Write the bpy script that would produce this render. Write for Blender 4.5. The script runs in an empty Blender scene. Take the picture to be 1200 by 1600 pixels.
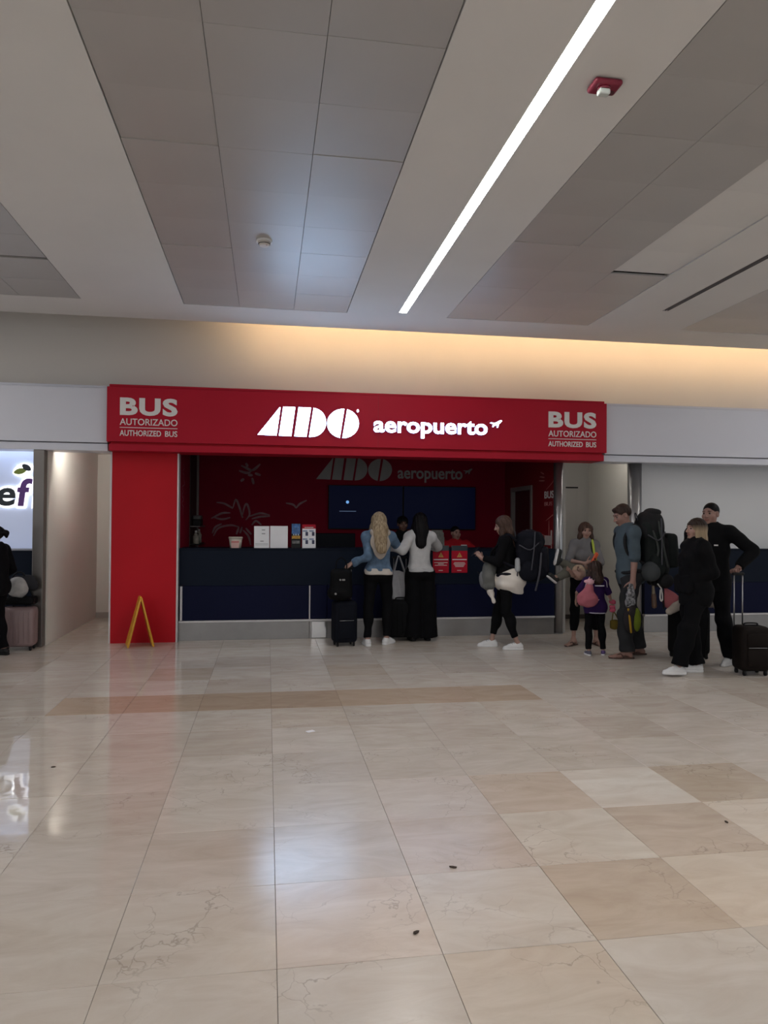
import bpy, bmesh, math, random
import numpy as np
from mathutils import Vector, Matrix
random.seed(7)
S = bpy.context.scene
COL = S.collection
PI = math.pi
# ------------------------------------------------------------------ camera
CH = 1.56                                   # eye height of the photographer (m)
FPX, YAW, PITCH, ROLL = 1134.0, 0.1592, 0.014184, 0.00704
_fw = np.array([math.sin(YAW)*math.cos(PITCH), math.cos(YAW)*math.cos(PITCH), math.sin(PITCH)])
_r0 = np.array([math.cos(YAW), -math.sin(YAW), 0.0]); _u0 = np.cross(_r0, _fw)
_r = _r0*math.cos(ROLL)+_u0*math.sin(ROLL); _u = _u0*math.cos(ROLL)-_r0*math.sin(ROLL)
cam = bpy.data.cameras.new('camera'); camo = bpy.data.objects.new('camera', cam); COL.objects.link(camo)
cam.sensor_fit = 'HORIZONTAL'; cam.sensor_width = 36.0; cam.lens = FPX/1200*36.0
cam.clip_start = 0.05; cam.clip_end = 200
camo.matrix_world = Matrix(((_r[0], _u[0], -_fw[0], 0), (_r[1], _u[1], -_fw[1], 0), (_r[2], _u[2], -_fw[2], CH), (0, 0, 0, 1)))
S.camera = camo
def P(x, y, Y):                             # survey: photo point on the vertical plane at distance Y -> metres
    d = _fw*FPX+_r*(x-600)+_u*(800-y)
    return np.array([0, 0, CH])+d*Y/d[1]
def F(x, y):                                # survey: photo point on the floor -> metres
    d = _fw*FPX+_r*(x-600)+_u*(800-y)
    return np.array([0, 0, CH])-d*CH/d[2]
# ------------------------------------------------------------------ world, exposure
w = bpy.data.worlds.new('world'); S.world = w; w.use_nodes = True
w.node_tree.nodes['Background'].inputs[0].default_value = (0.92, 0.96, 1.0, 1)
w.node_tree.nodes['Background'].inputs[1].default_value = 0.40
S.view_settings.view_transform = 'Standard'; S.view_settings.look = 'None'
S.view_settings.gamma = 1.0; S.view_settings.use_curve_mapping = False
S.view_settings.exposure = 0.62
L_STRIP = 24.0      # ceiling light strips
L_SIGN = 10.0        # lit letters
L_COVE = 95.0       # warm cove strip
L_BOX = 5.5         # led strip washing the sign panel of the left shop
L_FILL = 100.0  # unseen strips added to brighten the two corridors
# ------------------------------------------------------------------ materials
_mats = {}
def mat(name, rgb, rough=0.6, metal=0.0, var=0.06, vs=8.0, bump=0.0, bs=200.0, spec=0.5, coat=0.0, emit=None):
    if name in _mats: return _mats[name]
    m = bpy.data.materials.new(name); m.use_nodes = True; _mats[name] = m
    nt = m.node_tree; N = nt.nodes; Lk = nt.links; b = N['Principled BSDF']
    if rough >= 0.64 and spec == 0.5: spec = 0.12
    b.inputs['Roughness'].default_value = rough; b.inputs['Metallic'].default_value = metal
    b.inputs['Specular IOR Level'].default_value = spec; b.inputs['Coat Weight'].default_value = coat
    tc = N.new('ShaderNodeTexCoord')
    no = N.new('ShaderNodeTexNoise'); no.inputs['Scale'].default_value = vs; no.inputs['Detail'].default_value = 4
    Lk.new(tc.outputs['Object'], no.inputs['Vector'])
    cr = N.new('ShaderNodeValToRGB')
    cr.color_ramp.elements[0].position = 0.3; cr.color_ramp.elements[1].position = 0.7
    cr.color_ramp.elements[0].color = (*[max(0, c*(1-var)) for c in rgb], 1)
    cr.color_ramp.elements[1].color = (*[min(1, c*(1+var)) for c in rgb], 1)
    Lk.new(no.outputs['Fac'], cr.inputs['Fac']); Lk.new(cr.outputs['Color'], b.inputs['Base Color'])
    if bump:
        n2 = N.new('ShaderNodeTexNoise'); n2.inputs['Scale'].default_value = bs; n2.inputs['Detail'].default_value = 3
        Lk.new(tc.outputs['Object'], n2.inputs['Vector'])
        bu = N.new('ShaderNodeBump'); bu.inputs['Strength'].default_value = bump; bu.inputs['Distance'].default_value = 0.01
        Lk.new(n2.outputs['Fac'], bu.inputs['Height']); Lk.new(bu.outputs['Normal'], b.inputs['Normal'])
    if emit:
        b.inputs['Emission Color'].default_value = (*emit[0], 1); b.inputs['Emission Strength'].default_value = emit[1]
    return m
def hair_mat(name, a, b_, sc=60):
    m = mat(name, a, 0.5, spec=0.22)
    nt = m.node_tree; N = nt.nodes; Lk = nt.links
    cr = [n for n in N if n.type == 'VALTORGB'][0]; no = [n for n in N if n.type == 'TEX_NOISE'][0]
    tc = [n for n in N if n.type == 'TEX_COORD'][0]
    mp = N.new('ShaderNodeMapping'); mp.inputs['Scale'].default_value = (1, 1, 0.12)
    Lk.new(tc.outputs['Object'], mp.inputs['Vector']); Lk.new(mp.outputs['Vector'], no.inputs['Vector'])
    no.inputs['Scale'].default_value = sc
    cr.color_ramp.elements[0].color = (*a, 1); cr.color_ramp.elements[1].color = (*b_, 1)
    return m
def ombre(name, top_c, low_c, z1, z0):     # dark roots, lighter lengths (dyed hair)
    m = hair_mat(name, low_c, tuple(c*1.4 for c in low_c), 45)
    nt = m.node_tree; N = nt.nodes; Lk = nt.links; cr = [n for n in N if n.type == 'VALTORGB'][0]; tc = [n for n in N if n.type == 'TEX_COORD'][0]
    sx = N.new('ShaderNodeSeparateXYZ'); Lk.new(tc.outputs['Object'], sx.inputs[0])
    mr = N.new('ShaderNodeMapRange'); mr.inputs[1].default_value = z0; mr.inputs[2].default_value = z1; Lk.new(sx.outputs[2], mr.inputs[0])
    mx = N.new('ShaderNodeMix'); mx.data_type = 'RGBA'; Lk.new(mr.outputs[0], mx.inputs[0]); Lk.new(cr.outputs[0], mx.inputs[6]); mx.inputs[7].default_value = (*top_c, 1)
    Lk.new(mx.outputs[2], N['Principled BSDF'].inputs['Base Color'])
    return m
def floor_material():
    m = bpy.data.materials.new('cream marble'); m.use_nodes = True
    nt = m.node_tree; N = nt.nodes; Lk = nt.links; b = N['Principled BSDF']
    def nd(t, **kw):
        n = N.new(t)
        for k, v in kw.items(): setattr(n, k, v)
        return n
    geo = nd('ShaderNodeNewGeometry'); oi = nd('ShaderNodeObjectInfo')
    # which tile: cell of the 0.595 m grid
    sb = nd('ShaderNodeVectorMath', operation='SUBTRACT'); sb.inputs[1].default_value = (0.047, 2.578, 0)
    Lk.new(geo.outputs['Position'], sb.inputs[0])
    dv = nd('ShaderNodeVectorMath', operation='DIVIDE'); dv.inputs[1].default_value = (0.595, 0.595, 100)
    Lk.new(sb.outputs[0], dv.inputs[0])
    fl = nd('ShaderNodeVectorMath', operation='FLOOR'); Lk.new(dv.outputs[0], fl.inputs[0])
    wn = nd('ShaderNodeTexWhiteNoise', noise_dimensions='2D'); Lk.new(fl.outputs[0], wn.inputs['Vector'])
    tone = nd('ShaderNodeValToRGB'); Lk.new(wn.outputs['Value'], tone.inputs['Fac'])
    e = tone.color_ramp.elements; e[0].position = 0; e[0].color = (0.54, 0.49, 0.44, 1); e[1].position = 1; e[1].color = (0.62, 0.58, 0.535, 1)
    k = e.new(0.45); k.color = (0.585, 0.54, 0.49, 1)
    # grain offset per tile
    of = nd('ShaderNodeVectorMath', operation='SCALE'); of.inputs['Scale'].default_value = 7.3; Lk.new(wn.outputs['Color'], of.inputs[0])
    ad = nd('ShaderNodeVectorMath', operation='ADD'); Lk.new(geo.outputs['Position'], ad.inputs[0]); Lk.new(of.outputs[0], ad.inputs[1])
    mp = nd('ShaderNodeMapping'); mp.inputs['Scale'].default_value = (1.0, 2.6, 1.0); mp.inputs['Rotation'].default_value = (0, 0, 0.25)
    Lk.new(ad.outputs[0], mp.inputs['Vector'])
    n1 = nd('ShaderNodeTexNoise'); n1.inputs['Scale'].default_value = 2.6; n1.inputs['Detail'].default_value = 7; n1.inputs['Roughness'].default_value = 0.62; n1.inputs['Distortion'].default_value = 0.9
    Lk.new(mp.outputs[0], n1.inputs['Vector'])
    c1 = nd('ShaderNodeValToRGB'); Lk.new(n1.outputs['Fac'], c1.inputs['Fac'])
    c1.color_ramp.elements[0].position = 0.30; c1.color_ramp.elements[0].color = (0.88, 0.83, 0.785, 1)
    c1.color_ramp.elements[1].position = 0.66; c1.color_ramp.elements[1].color = (1.05, 1.04, 1.03, 1)
    mu = nd('ShaderNodeMix', data_type='RGBA', blend_type='MULTIPLY'); mu.inputs[0].default_value = 1
    Lk.new(tone.outputs[0], mu.inputs[6]); Lk.new(c1.outputs[0], mu.inputs[7])
    m2 = nd('ShaderNodeMix', data_type='RGBA', blend_type='MULTIPLY'); m2.inputs[0].default_value = 1
    Lk.new(mu.outputs[2], m2.inputs[6]); Lk.new(oi.outputs['Color'], m2.inputs[7])
    # thin cracks and veins, only in patches
    nz = nd('ShaderNodeTexNoise'); nz.inputs['Scale'].default_value = 3.2; nz.inputs['Detail'].default_value = 5; Lk.new(ad.outputs[0], nz.inputs['Vector'])
    mx = nd('ShaderNodeMix', data_type='RGBA', blend_type='LINEAR_LIGHT'); mx.inputs[0].default_value = 0.28
    Lk.new(ad.outputs[0], mx.inputs[6]); Lk.new(nz.outputs['Color'], mx.inputs[7])
    vo = nd('ShaderNodeTexVoronoi', feature='DISTANCE_TO_EDGE'); vo.inputs['Scale'].default_value = 4.2; Lk.new(mx.outputs[2], vo.inputs['Vector'])
    cv = nd('ShaderNodeValToRGB'); Lk.new(vo.outputs['Distance'], cv.inputs['Fac'])
    cv.color_ramp.elements[0].position = 0.0; cv.color_ramp.elements[0].color = (1, 1, 1, 1); cv.color_ramp.elements[1].position = 0.018; cv.color_ramp.elements[1].color = (0, 0, 0, 1)
    pm = nd('ShaderNodeTexNoise'); pm.inputs['Scale'].default_value = 1.7; Lk.new(ad.outputs[0], pm.inputs['Vector'])
    cm = nd('ShaderNodeValToRGB'); Lk.new(pm.outputs['Fac'], cm.inputs['Fac'])
    cm.color_ramp.elements[0].position = 0.52; cm.color_ramp.elements[0].color = (0, 0, 0, 1); cm.color_ramp.elements[1].position = 0.66; cm.color_ramp.elements[1].color = (0.50, 0.50, 0.50, 1)
    ml = nd('ShaderNodeMath', operation='MULTIPLY'); Lk.new(cv.outputs[0], ml.inputs[0]); Lk.new(cm.outputs[0], ml.inputs[1])
    m3 = nd('ShaderNodeMix', data_type='RGBA'); Lk.new(ml.outputs[0], m3.inputs[0]); Lk.new(m2.outputs[2], m3.inputs[6]); m3.inputs[7].default_value = (0.22, 0.17, 0.135, 1)
    Lk.new(m3.outputs[2], b.inputs['Base Color'])
    # polish: worn duller in the middle of the hall, glossier towards the left shop fronts
    sx = nd('ShaderNodeSeparateXYZ'); Lk.new(geo.outputs['Position'], sx.inputs[0])
    mr = nd('ShaderNodeMapRange'); mr.inputs[1].default_value = -1.1; mr.inputs[2].default_value = 0.4; mr.inputs[3].default_value = 0.045; mr.inputs[4].default_value = 0.232; Lk.new(sx.outputs[0], mr.inputs[0])
    n4 = nd('ShaderNodeTexNoise'); n4.inputs['Scale'].default_value = 1.3; n4.inputs['Detail'].default_value = 5; Lk.new(geo.outputs['Position'], n4.inputs['Vector'])
    r2 = nd('ShaderNodeMath', operation='MULTIPLY_ADD'); Lk.new(n4.outputs['Fac'], r2.inputs[0]); r2.inputs[1].default_value = 0.05; r2.inputs[2].default_value = -0.025
    r3 = nd('ShaderNodeMath', operation='ADD'); Lk.new(mr.outputs[0], r3.inputs[0]); Lk.new(r2.outputs[0], r3.inputs[1])
    Lk.new(r3.outputs[0], b.inputs['Roughness'])
    b.inputs['Specular IOR Level'].default_value = 0.5
    n5 = nd('ShaderNodeTexNoise'); n5.inputs['Scale'].default_value = 5; n5.inputs['Detail'].default_value = 2; Lk.new(geo.outputs['Position'], n5.inputs['Vector'])
    bu = nd('ShaderNodeBump'); bu.inputs['Strength'].default_value = 0.10; bu.inputs['Distance'].default_value = 0.01
    Lk.new(n5.outputs['Fac'], bu.inputs['Height']); Lk.new(bu.outputs['Normal'], b.inputs['Normal'])
    return m
MARBLE = floor_material()
GROUT = mat('grout', (0.16, 0.13, 0.11), 0.8)
GYPSUM = mat('white ceiling plaster', (0.70, 0.685, 0.665), 0.8, var=0.02, vs=1.5)
CTILE = mat('grey satin ceiling board', (0.42, 0.405, 0.39), 0.40, var=0.05, vs=0.9, bump=0.02, bs=3, spec=0.95)
CTILE2 = mat('lighter ceiling board', (0.68, 0.665, 0.64), 0.6, var=0.03, vs=1)
DARK = mat('dark void', (0.012, 0.012, 0.012), 0.8)
CREAM = mat('cream wall paint', (0.66, 0.625, 0.59), 0.75, var=0.02, vs=1.2)
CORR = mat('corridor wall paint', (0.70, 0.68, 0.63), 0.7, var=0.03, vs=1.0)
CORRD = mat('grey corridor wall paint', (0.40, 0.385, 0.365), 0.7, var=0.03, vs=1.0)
WHITEF = mat('white fascia laminate', (0.615, 0.625, 0.70), 0.4, var=0.02, vs=1)  # bluish cast of the sign's light put into the base colour
WHITEP = mat('white shutter panel', (0.62, 0.63, 0.65), 0.5, var=0.02, vs=1)
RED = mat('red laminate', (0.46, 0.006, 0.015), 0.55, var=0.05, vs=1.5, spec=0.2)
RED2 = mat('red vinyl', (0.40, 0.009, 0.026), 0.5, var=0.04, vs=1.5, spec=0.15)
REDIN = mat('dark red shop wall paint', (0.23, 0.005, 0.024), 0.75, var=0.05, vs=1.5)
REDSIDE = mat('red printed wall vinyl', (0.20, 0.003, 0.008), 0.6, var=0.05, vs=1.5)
NAVY = mat('navy laminate', (0.0045, 0.0085, 0.0195), 0.5, var=0.05, vs=2, spec=0.12)
NAVY2 = mat('deep blue laminate', (0.0030, 0.0048, 0.026), 0.5, var=0.05, vs=2, spec=0.12)
STEEL = mat('brushed steel', (0.31, 0.30, 0.295), 0.34, 0.9, var=0.06, vs=6, bump=0.03, bs=60)
STEELD = mat('dull steel column', (0.36, 0.36, 0.37), 0.30, 0.85, var=0.06, vs=3)
STEELK = mat('dark metal column', (0.17, 0.155, 0.145), 0.32, 0.8, var=0.08, vs=2)
ALU = mat('pale aluminium trim', (0.58, 0.56, 0.57), 0.4, 0.3, var=0.03)
WHITE = mat('white paint', (0.75, 0.74, 0.73), 0.5, var=0.02)
PAPER = mat('white paper', (0.78, 0.78, 0.82), 0.7, var=0.02)
SIGNTXT = mat('white vinyl lettering', (0.72, 0.70, 0.69), 0.5, var=0.02)
GREYTXT = mat('grey lettering', (0.30, 0.28, 0.275), 0.5, var=0.03)
MURAL = mat('faded white wall drawing', (0.30, 0.17, 0.185), 0.7, var=0.2, vs=12)
MURAL2 = mat('white wall drawing', (0.55, 0.48, 0.46), 0.7, var=0.1, vs=12)
BLACKP = mat('black plastic', (0.006, 0.006, 0.007), 0.5, var=0.05, spec=0.25)
SCREEN = mat('navy screen glass', (0.002, 0.003, 0.010), 0.3, var=0.05, spec=0.06, emit=((0.10, 0.16, 0.75), 0.006))  # faint navy backlight glow on every screen
YELLOW = mat('yellow plastic', (0.62, 0.30, 0.015), 0.4, var=0.06)
LITSIDE = mat('dim letter side', (0.5, 0.5, 0.6), 0.5, emit=((0.36, 0.35, 1.0), 0.35))
LIT = mat('lit letter face', (0.9, 0.9, 0.9), 0.5, emit=((0.44, 0.67, 1.0), L_SIGN))
TUBE = mat('lit diffuser', (0.9, 0.9, 0.9), 0.5, emit=((1.0, 0.975, 0.94), L_STRIP))
COVE = mat('warm led strip', (0.9, 0.8, 0.6), 0.5, emit=((1.0, 0.66, 0.36), L_COVE))
# ------------------------------------------------------------------ objects
def put(name, me, m=None, parent=None):
    o = bpy.data.objects.new(name, me); COL.objects.link(o)
    if m is not None:
        for x in (m if isinstance(m, (list, tuple)) else [m]): me.materials.append(x)
    if parent is not None: o.parent = parent
    return o
def thing(name, label, cat, loc=(0, 0, 0), rz=0.0, group=None, data=None):
    o = bpy.data.objects.new(name, data); COL.objects.link(o)
    o.location = loc; o.rotation_euler = (0, 0, rz)
    return tag(o, label, cat, group)
def tag(o, label, cat, group=None):
    o['label'] = label; o['category'] = cat
    if group: o['group'] = group
    return o
def struct(o, label=None):
    o['kind'] = 'structure'
    if label: o['label'] = label
    return o
def bm_mesh(bm, name, smooth=False):
    bmesh.ops.recalc_face_normals(bm, faces=bm.faces)
    me = bpy.data.meshes.new(name); bm.to_mesh(me); bm.free()
    if smooth: me.shade_smooth()
    return me
def add_box(bm, lo, hi, bev=0.0, seg=1):
    c = [(a+b)/2 for a, b in zip(lo, hi)]; d = [abs(b-a) for a, b in zip(lo, hi)]
    r = bmesh.ops.create_cube(bm, size=1.0, matrix=Matrix.Translation(c) @ Matrix.Diagonal((*d, 1)))
    if bev:
        es = list({e for v in r['verts'] for e in v.link_edges})
        bmesh.ops.bevel(bm, geom=es, offset=min(bev, min(d)*0.49), segments=seg, affect='EDGES', profile=0.5)
def box(name, lo, hi, m, parent=None, bev=0.0, seg=1):
    bm = bmesh.new(); add_box(bm, lo, hi, bev, seg)
    return put(name, bm_mesh(bm, name), m, parent)
def boxes(name, lst, m, parent=None, bev=0.0):
    bm = bmesh.new()
    for lo, hi in lst: add_box(bm, lo, hi, bev)
    return put(name, bm_mesh(bm, name), m, parent)
def add_cyl(bm, a, b, r1, r2=None, n=16):
    a = Vector(a); b = Vector(b); r2 = r1 if r2 is None else r2
    q = (b-a).to_track_quat('Z', 'Y').to_matrix().to_4x4()
    bmesh.ops.create_cone(bm, cap_ends=True, segments=n, radius1=r1, radius2=r2, depth=(b-a).length, matrix=Matrix.Translation((a+b)/2) @ q)
def cyl(name, a, b, r, m, parent=None, r2=None, n=16, smooth=True):
    bm = bmesh.new(); add_cyl(bm, a, b, r, r2, n)
    me = bm_mesh(bm, name)
    if smooth:
        for p in me.polygons: p.use_smooth = len(p.vertices) == 4
    return put(name, me, m, parent)
def quads(name, V, Q, smooth=True, mi=None):
    V = np.asarray(V, np.float32); Q = np.asarray(Q, np.int32)
    me = bpy.data.meshes.new(name)
    me.vertices.add(len(V)); me.vertices.foreach_set('co', V.ravel())
    me.loops.add(Q.size); me.loops.foreach_set('vertex_index', Q.ravel())
    me.polygons.add(len(Q)); me.polygons.foreach_set('loop_start', np.arange(0, Q.size, 4, dtype=np.int32))
    me.polygons.foreach_set('use_smooth', np.full(len(Q), smooth))
    if mi is not None: me.polygons.foreach_set('material_index', np.asarray(mi, np.int32))
    me.update(calc_edges=True); me.validate()
    return me
def tube_geo(pts, radii, n=8, base=0):
    pts = [np.array(p, float) for p in pts]
    if np.isscalar(radii): radii = [radii]*len(pts)
    T = []
    for i in range(len(pts)):
        d = pts[min(i+1, len(pts)-1)]-pts[max(i-1, 0)]; T.append(d/(np.linalg.norm(d)+1e-9))
    a = np.array([0, 0, 1.0]) if abs(T[0][2]) < 0.9 else np.array([1.0, 0, 0])
    u = np.cross(T[0], a); u /= np.linalg.norm(u)
    rings = []
    pp = [pts[0]-T[0]*radii[0]*0.6]+pts+[pts[-1]+T[-1]*radii[-1]*0.6]
    rr = [radii[0]*0.45]+list(radii)+[radii[-1]*0.45]; TT = [T[0]]+T+[T[-1]]
    pp = [pp[0]]+pp+[pp[-1]]; rr = [1e-5]+rr+[1e-5]; TT = [T[0]]+TT+[T[-1]]
    V = []
    for p, r, t in zip(pp, rr, TT):
        u = u-t*(u@t); u /= np.linalg.norm(u)+1e-9; v = np.cross(t, u)
        for k in range(n):
            an = 2*PI*k/n; V.append(p+r*(math.cos(an)*u+math.sin(an)*v))
    Q = []
    for i in range(len(pp)-1):
        for k in range(n):
            k2 = (k+1) % n
            Q.append((base+i*n+k, base+i*n+k2, base+(i+1)*n+k2, base+(i+1)*n+k))
    return V, Q
def tubes(name, lst, m, parent=None, n=8):
    V = []; Q = []
    for pts, r in lst:
        v, q = tube_geo(pts, r, n, len(V)); V += v; Q += q
    return put(name, quads(name, V, Q), m, parent)
def smooth_pts(pts, n=6):                   # Catmull-Rom through points
    p = [np.array(x, float) for x in pts]; p = [2*p[0]-p[1]]+p+[2*p[-1]-p[-2]]
    out = []
    for i in range(1, len(p)-2):
        for k in range(n):
            t = k/n
            out.append(0.5*(2*p[i]+(p[i+1]-p[i-1])*t+(2*p[i-1]-5*p[i]+4*p[i+1]-p[i+2])*t*t+(3*p[i]-p[i-1]-3*p[i+1]+p[i+2])*t**3))
    return out+[p[-2]]
def prism(bm, pts, th):                     # pts: xz outline on a vertical plane facing -Y, extruded by th along +Y
    vs = [bm.verts.new((x, 0, z)) for x, z in pts]
    f = bm.faces.new(vs)
    r = bmesh.ops.extrude_face_region(bm, geom=[f])
    bmesh.ops.translate(bm, vec=(0, th, 0), verts=[v for v in r['geom'] if isinstance(v, bmesh.types.BMVert)])
def flat_shapes(name, outlines, th, m, parent=None):
    bm = bmesh.new()
    for o in outlines: prism(bm, o, th)
    return put(name, bm_mesh(bm, name), m, parent)
def text(name, s, x0, z0, width, height, y, m, parent=None, th=0.004, offset=0.0, rz=0.0, slant=0.0, sp=1.0):
    cu = bpy.data.curves.new(name, 'FONT'); cu.body = s; cu.extrude = 0.5; cu.offset = offset; cu.shear = slant; cu.space_character = sp; cu.resolution_u = 4
    t = bpy.data.objects.new('tmp_text', cu); COL.objects.link(t)
    bpy.context.view_layer.update()
    me = bpy.data.meshes.new_from_object(t.evaluated_get(bpy.context.evaluated_depsgraph_get()))
    bpy.data.objects.remove(t); bpy.data.curves.remove(cu)
    co = np.zeros(len(me.vertices)*3, np.float32); me.vertices.foreach_get('co', co); co = co.reshape(-1, 3)
    lo = co.min(0); hi = co.max(0); sp = np.maximum(hi-lo, 1e-6)
    n = (co-lo)/sp
    x = n[:, 0]*width; z = n[:, 1]*height; d = (1-n[:, 2])*th
    if rz == 0: out = np.stack([x0+x, y+d, z0+z], 1)
    else:      # on a wall facing -X (text runs towards -Y)
        out = np.stack([y+d, x0-x, z0+z], 1)
    me.vertices.foreach_set('co', out.astype(np.float32).ravel()); me.materials.clear(); me.update()
    return put(name, me, m, parent)
def stroke(V, Q, pts, wd, y, th=0.003):     # flat painted stroke on a wall plane (x,z points)
    p = np.array(pts, float); n = len(p)
    for i in range(n):
        d = p[min(i+1, n-1)]-p[max(i-1, 0)]; d /= np.linalg.norm(d)+1e-9
        nn = np.array([-d[1], d[0]]); w_ = wd*(0.45+0.55*math.sin(PI*(i+0.6)/(n+0.2)))
        a = p[i]+nn*w_/2; b = p[i]-nn*w_/2
        V += [(a[0], y, a[1]), (b[0], y, b[1]), (b[0], y+th, b[1]), (a[0], y+th, a[1])]
        if i:
            k = len(V)-8
            for j in range(4): Q.append((k+j, k+(j+1) % 4, k+4+(j+1) % 4, k+4+j))
# ------------------------------------------------------------------ implicit surfaces -> meshes (for bodies, clothes, soft bags)
def nrm(v): v = np.array(v, float); return v/(np.linalg.norm(v)+1e-9)
def cone(a, b, ra, rb, flat=False, sq=None):
    a = np.array(a, np.float32); b = np.array(b, np.float32); r = max(ra, rb)*(1.0 if sq is None else max(1, 1/sq[1]))
    ba = b-a; L2 = float(ba@ba)+1e-9; L = math.sqrt(L2)
    def fn(p):
        q = p-a
        if sq is not None:
            n = np.array(sq[0], np.float32); q = q+(q@n)[..., None]*n*(sq[1]-1)
            bb = ba+(ba@n)*n*(sq[1]-1)
        else: bb = ba
        t = np.clip((q@bb)/float(bb@bb+1e-9), 0, 1)
        d = np.linalg.norm(q-t[..., None]*bb, axis=-1)-(ra+(rb-ra)*t)
        if flat:
            s = ((p-a)@ba)/L
            d = np.maximum(d, np.maximum(s-L, -s-ra*0.6))
        return d
    return fn, np.minimum(a, b)-r, np.maximum(a, b)+r
def ell(c, r, R=None):
    c = np.array(c, np.float32); r = np.array(r, np.float32); mx = float(r.max())
    def fn(p):
        q = p-c
        if R is not None: q = q@np.array(R, np.float32)
        k0 = np.linalg.norm(q/r, axis=-1); k1 = np.linalg.norm(q/(r*r), axis=-1)
        return k0*(k0-1)/(k1+1e-6)
    return fn, c-mx, c+mx
def rbox(c, h, rad, R=None):
    c = np.array(c, np.float32); h = np.array(h, np.float32); mx = float(np.linalg.norm(h))
    def fn(p):
        q = p-c
        if R is not None: q = q@np.array(R, np.float32)
        q = np.abs(q)-(h-rad)
        return np.linalg.norm(np.maximum(q, 0), axis=-1)+np.minimum(q.max(-1), 0)-rad
    return fn, c-mx, c+mx
def half(n, pt):                            # keeps the side the normal points away from
    n = np.array(n, np.float32); pt = np.array(pt, np.float32)
    return (lambda p: (p-pt)@n), None, None
def build(ops, h):
    """ops: list of (kind, prim, k): 'u' union, 's' subtract, 'i' intersect, 'd' displace(fn(p)->d)."""
    lo = np.min([o[1][1] for o in ops if o[0] == 'u'], 0)-2.5*h-0.01; hi = np.max([o[1][2] for o in ops if o[0] == 'u'], 0)+2.5*h+0.01
    n = np.ceil((hi-lo)/h).astype(int)+1
    ax = [lo[i]+h*np.arange(n[i]) for i in range(3)]
    Fd = np.full(n, 0.08, np.float32)
    def pts(sl): return np.stack(np.meshgrid(*[ax[i][sl[i]] for i in range(3)], indexing='ij'), -1).astype(np.float32)
    for kind, pr, k in ops:
        if kind == 'd':
            sl = tuple(slice(0, m) for m in n); nb = np.abs(Fd) < 0.05
            Pn = pts(sl)[nb]; Fd[nb] += pr(Pn).astype(np.float32); continue
        fn, a, b = pr
        if a is None: sl = tuple(slice(0, m) for m in n)
        else:
            m0 = np.clip(np.floor((a-k-3*h-0.012-lo)/h).astype(int), 0, n); m1 = np.clip(np.ceil((b+k+3*h+0.012-lo)/h).astype(int)+1, 0, n)
            if np.any(m1 <= m0): continue
            sl = tuple(slice(x, y) for x, y in zip(m0, m1))
        d = fn(pts(sl)).astype(np.float32); f = Fd[sl]
        if kind == 's': d = -d
        if kind == 'u':
            if k > 0:
                hh = np.maximum(k-np.abs(f-d), 0)/k; r = np.minimum(f, d)-hh*hh*k*0.25
            else: r = np.minimum(f, d)
        else:
            if k > 0:
                hh = np.maximum(k-np.abs(f-d), 0)/k; r = np.maximum(f, d)+hh*hh*k*0.25
            else: r = np.maximum(f, d)
        Fd[sl] = r
    return nets(Fd, lo, h)
def nets(Fd, lo, h):
    ins = Fd < 0
    nx, ny, nz = Fd.shape
    cnt = np.zeros((nx-1, ny-1, nz-1), np.int8)
    offs = [(i, j, k) for i in (0, 1) for j in (0, 1) for k in (0, 1)]
    for i, j, k in offs: cnt += ins[i:nx-1+i, j:ny-1+j, k:nz-1+k]
    mixed = (cnt > 0) & (cnt < 8)
    I = np.argwhere(mixed)
    if len(I) == 0: return np.zeros((0, 3)), np.zeros((0, 4), int)
    idx = np.full(mixed.shape, -1, np.int32); idx[mixed] = np.arange(len(I))
    val = {o: Fd[I[:, 0]+o[0], I[:, 1]+o[1], I[:, 2]+o[2]] for o in offs}
    acc = np.zeros((len(I), 3)); num = np.zeros(len(I))
    for a in offs:
        for d in range(3):
            if a[d] == 0:
                b = list(a); b[d] = 1; b = tuple(b)
                m = (val[a] < 0) != (val[b] < 0)
                t = val[a][m]/(val[a][m]-val[b][m])
                p = np.tile(np.array(a, float), (m.sum(), 1)); p[:, d] = t
                acc[m] += p; num[m] += 1
    V = lo+h*(I+acc/num[:, None])
    Q = []
    for d in range(3):
        e1, e2 = [(1, 2), (2, 0), (0, 1)][d]
        A = ins; sl0 = [slice(None)]*3; sl1 = [slice(None)]*3
        sl0[d] = slice(0, -1); sl1[d] = slice(1, None)
        s0 = A[tuple(sl0)]; s1 = A[tuple(sl1)]
        E = np.argwhere(s0 != s1)
        E = E[(E[:, e1] > 0) & (E[:, e2] > 0) & (E[:, e1] < Fd.shape[e1]-1) & (E[:, e2] < Fd.shape[e2]-1)]
        if len(E) == 0: continue
        def c(o1, o2):
            X = E.copy(); X[:, e1] -= o1; X[:, e2] -= o2
            return idx[X[:, 0], X[:, 1], X[:, 2]]
        q = np.stack([c(1, 1), c(0, 1), c(0, 0), c(1, 0)], 1)
        fl = ~s0[E[:, 0], E[:, 1], E[:, 2]]
        q[fl] = q[fl][:, ::-1]
        Q.append(q)
    return V, np.concatenate(Q)
def soft(name, ops, h, m, parent=None):
    V, Q = build(ops, h)
    return put(name, quads(name, V, Q), m, parent)
def folds(amp=0.004, f=26, seed=0):
    r = np.random.RandomState(seed); K = r.normal(size=(4, 3))*f*np.array([1, 1, 0.7]); ph = r.uniform(0, 6, 4)
    def fn(p):
        s = 0
        for k, q in zip(K, ph): s = s+np.sin(p@k.astype(np.float32)+q)
        return amp*s*0.5
    return ('d', fn, 0)
# ================================================================== SETTING
T0X, T0Y, TS = 0.047, 2.578, 0.595
XL, XR, YB, YW = -9.0, 13.0, -9.0, 12.35
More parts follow.
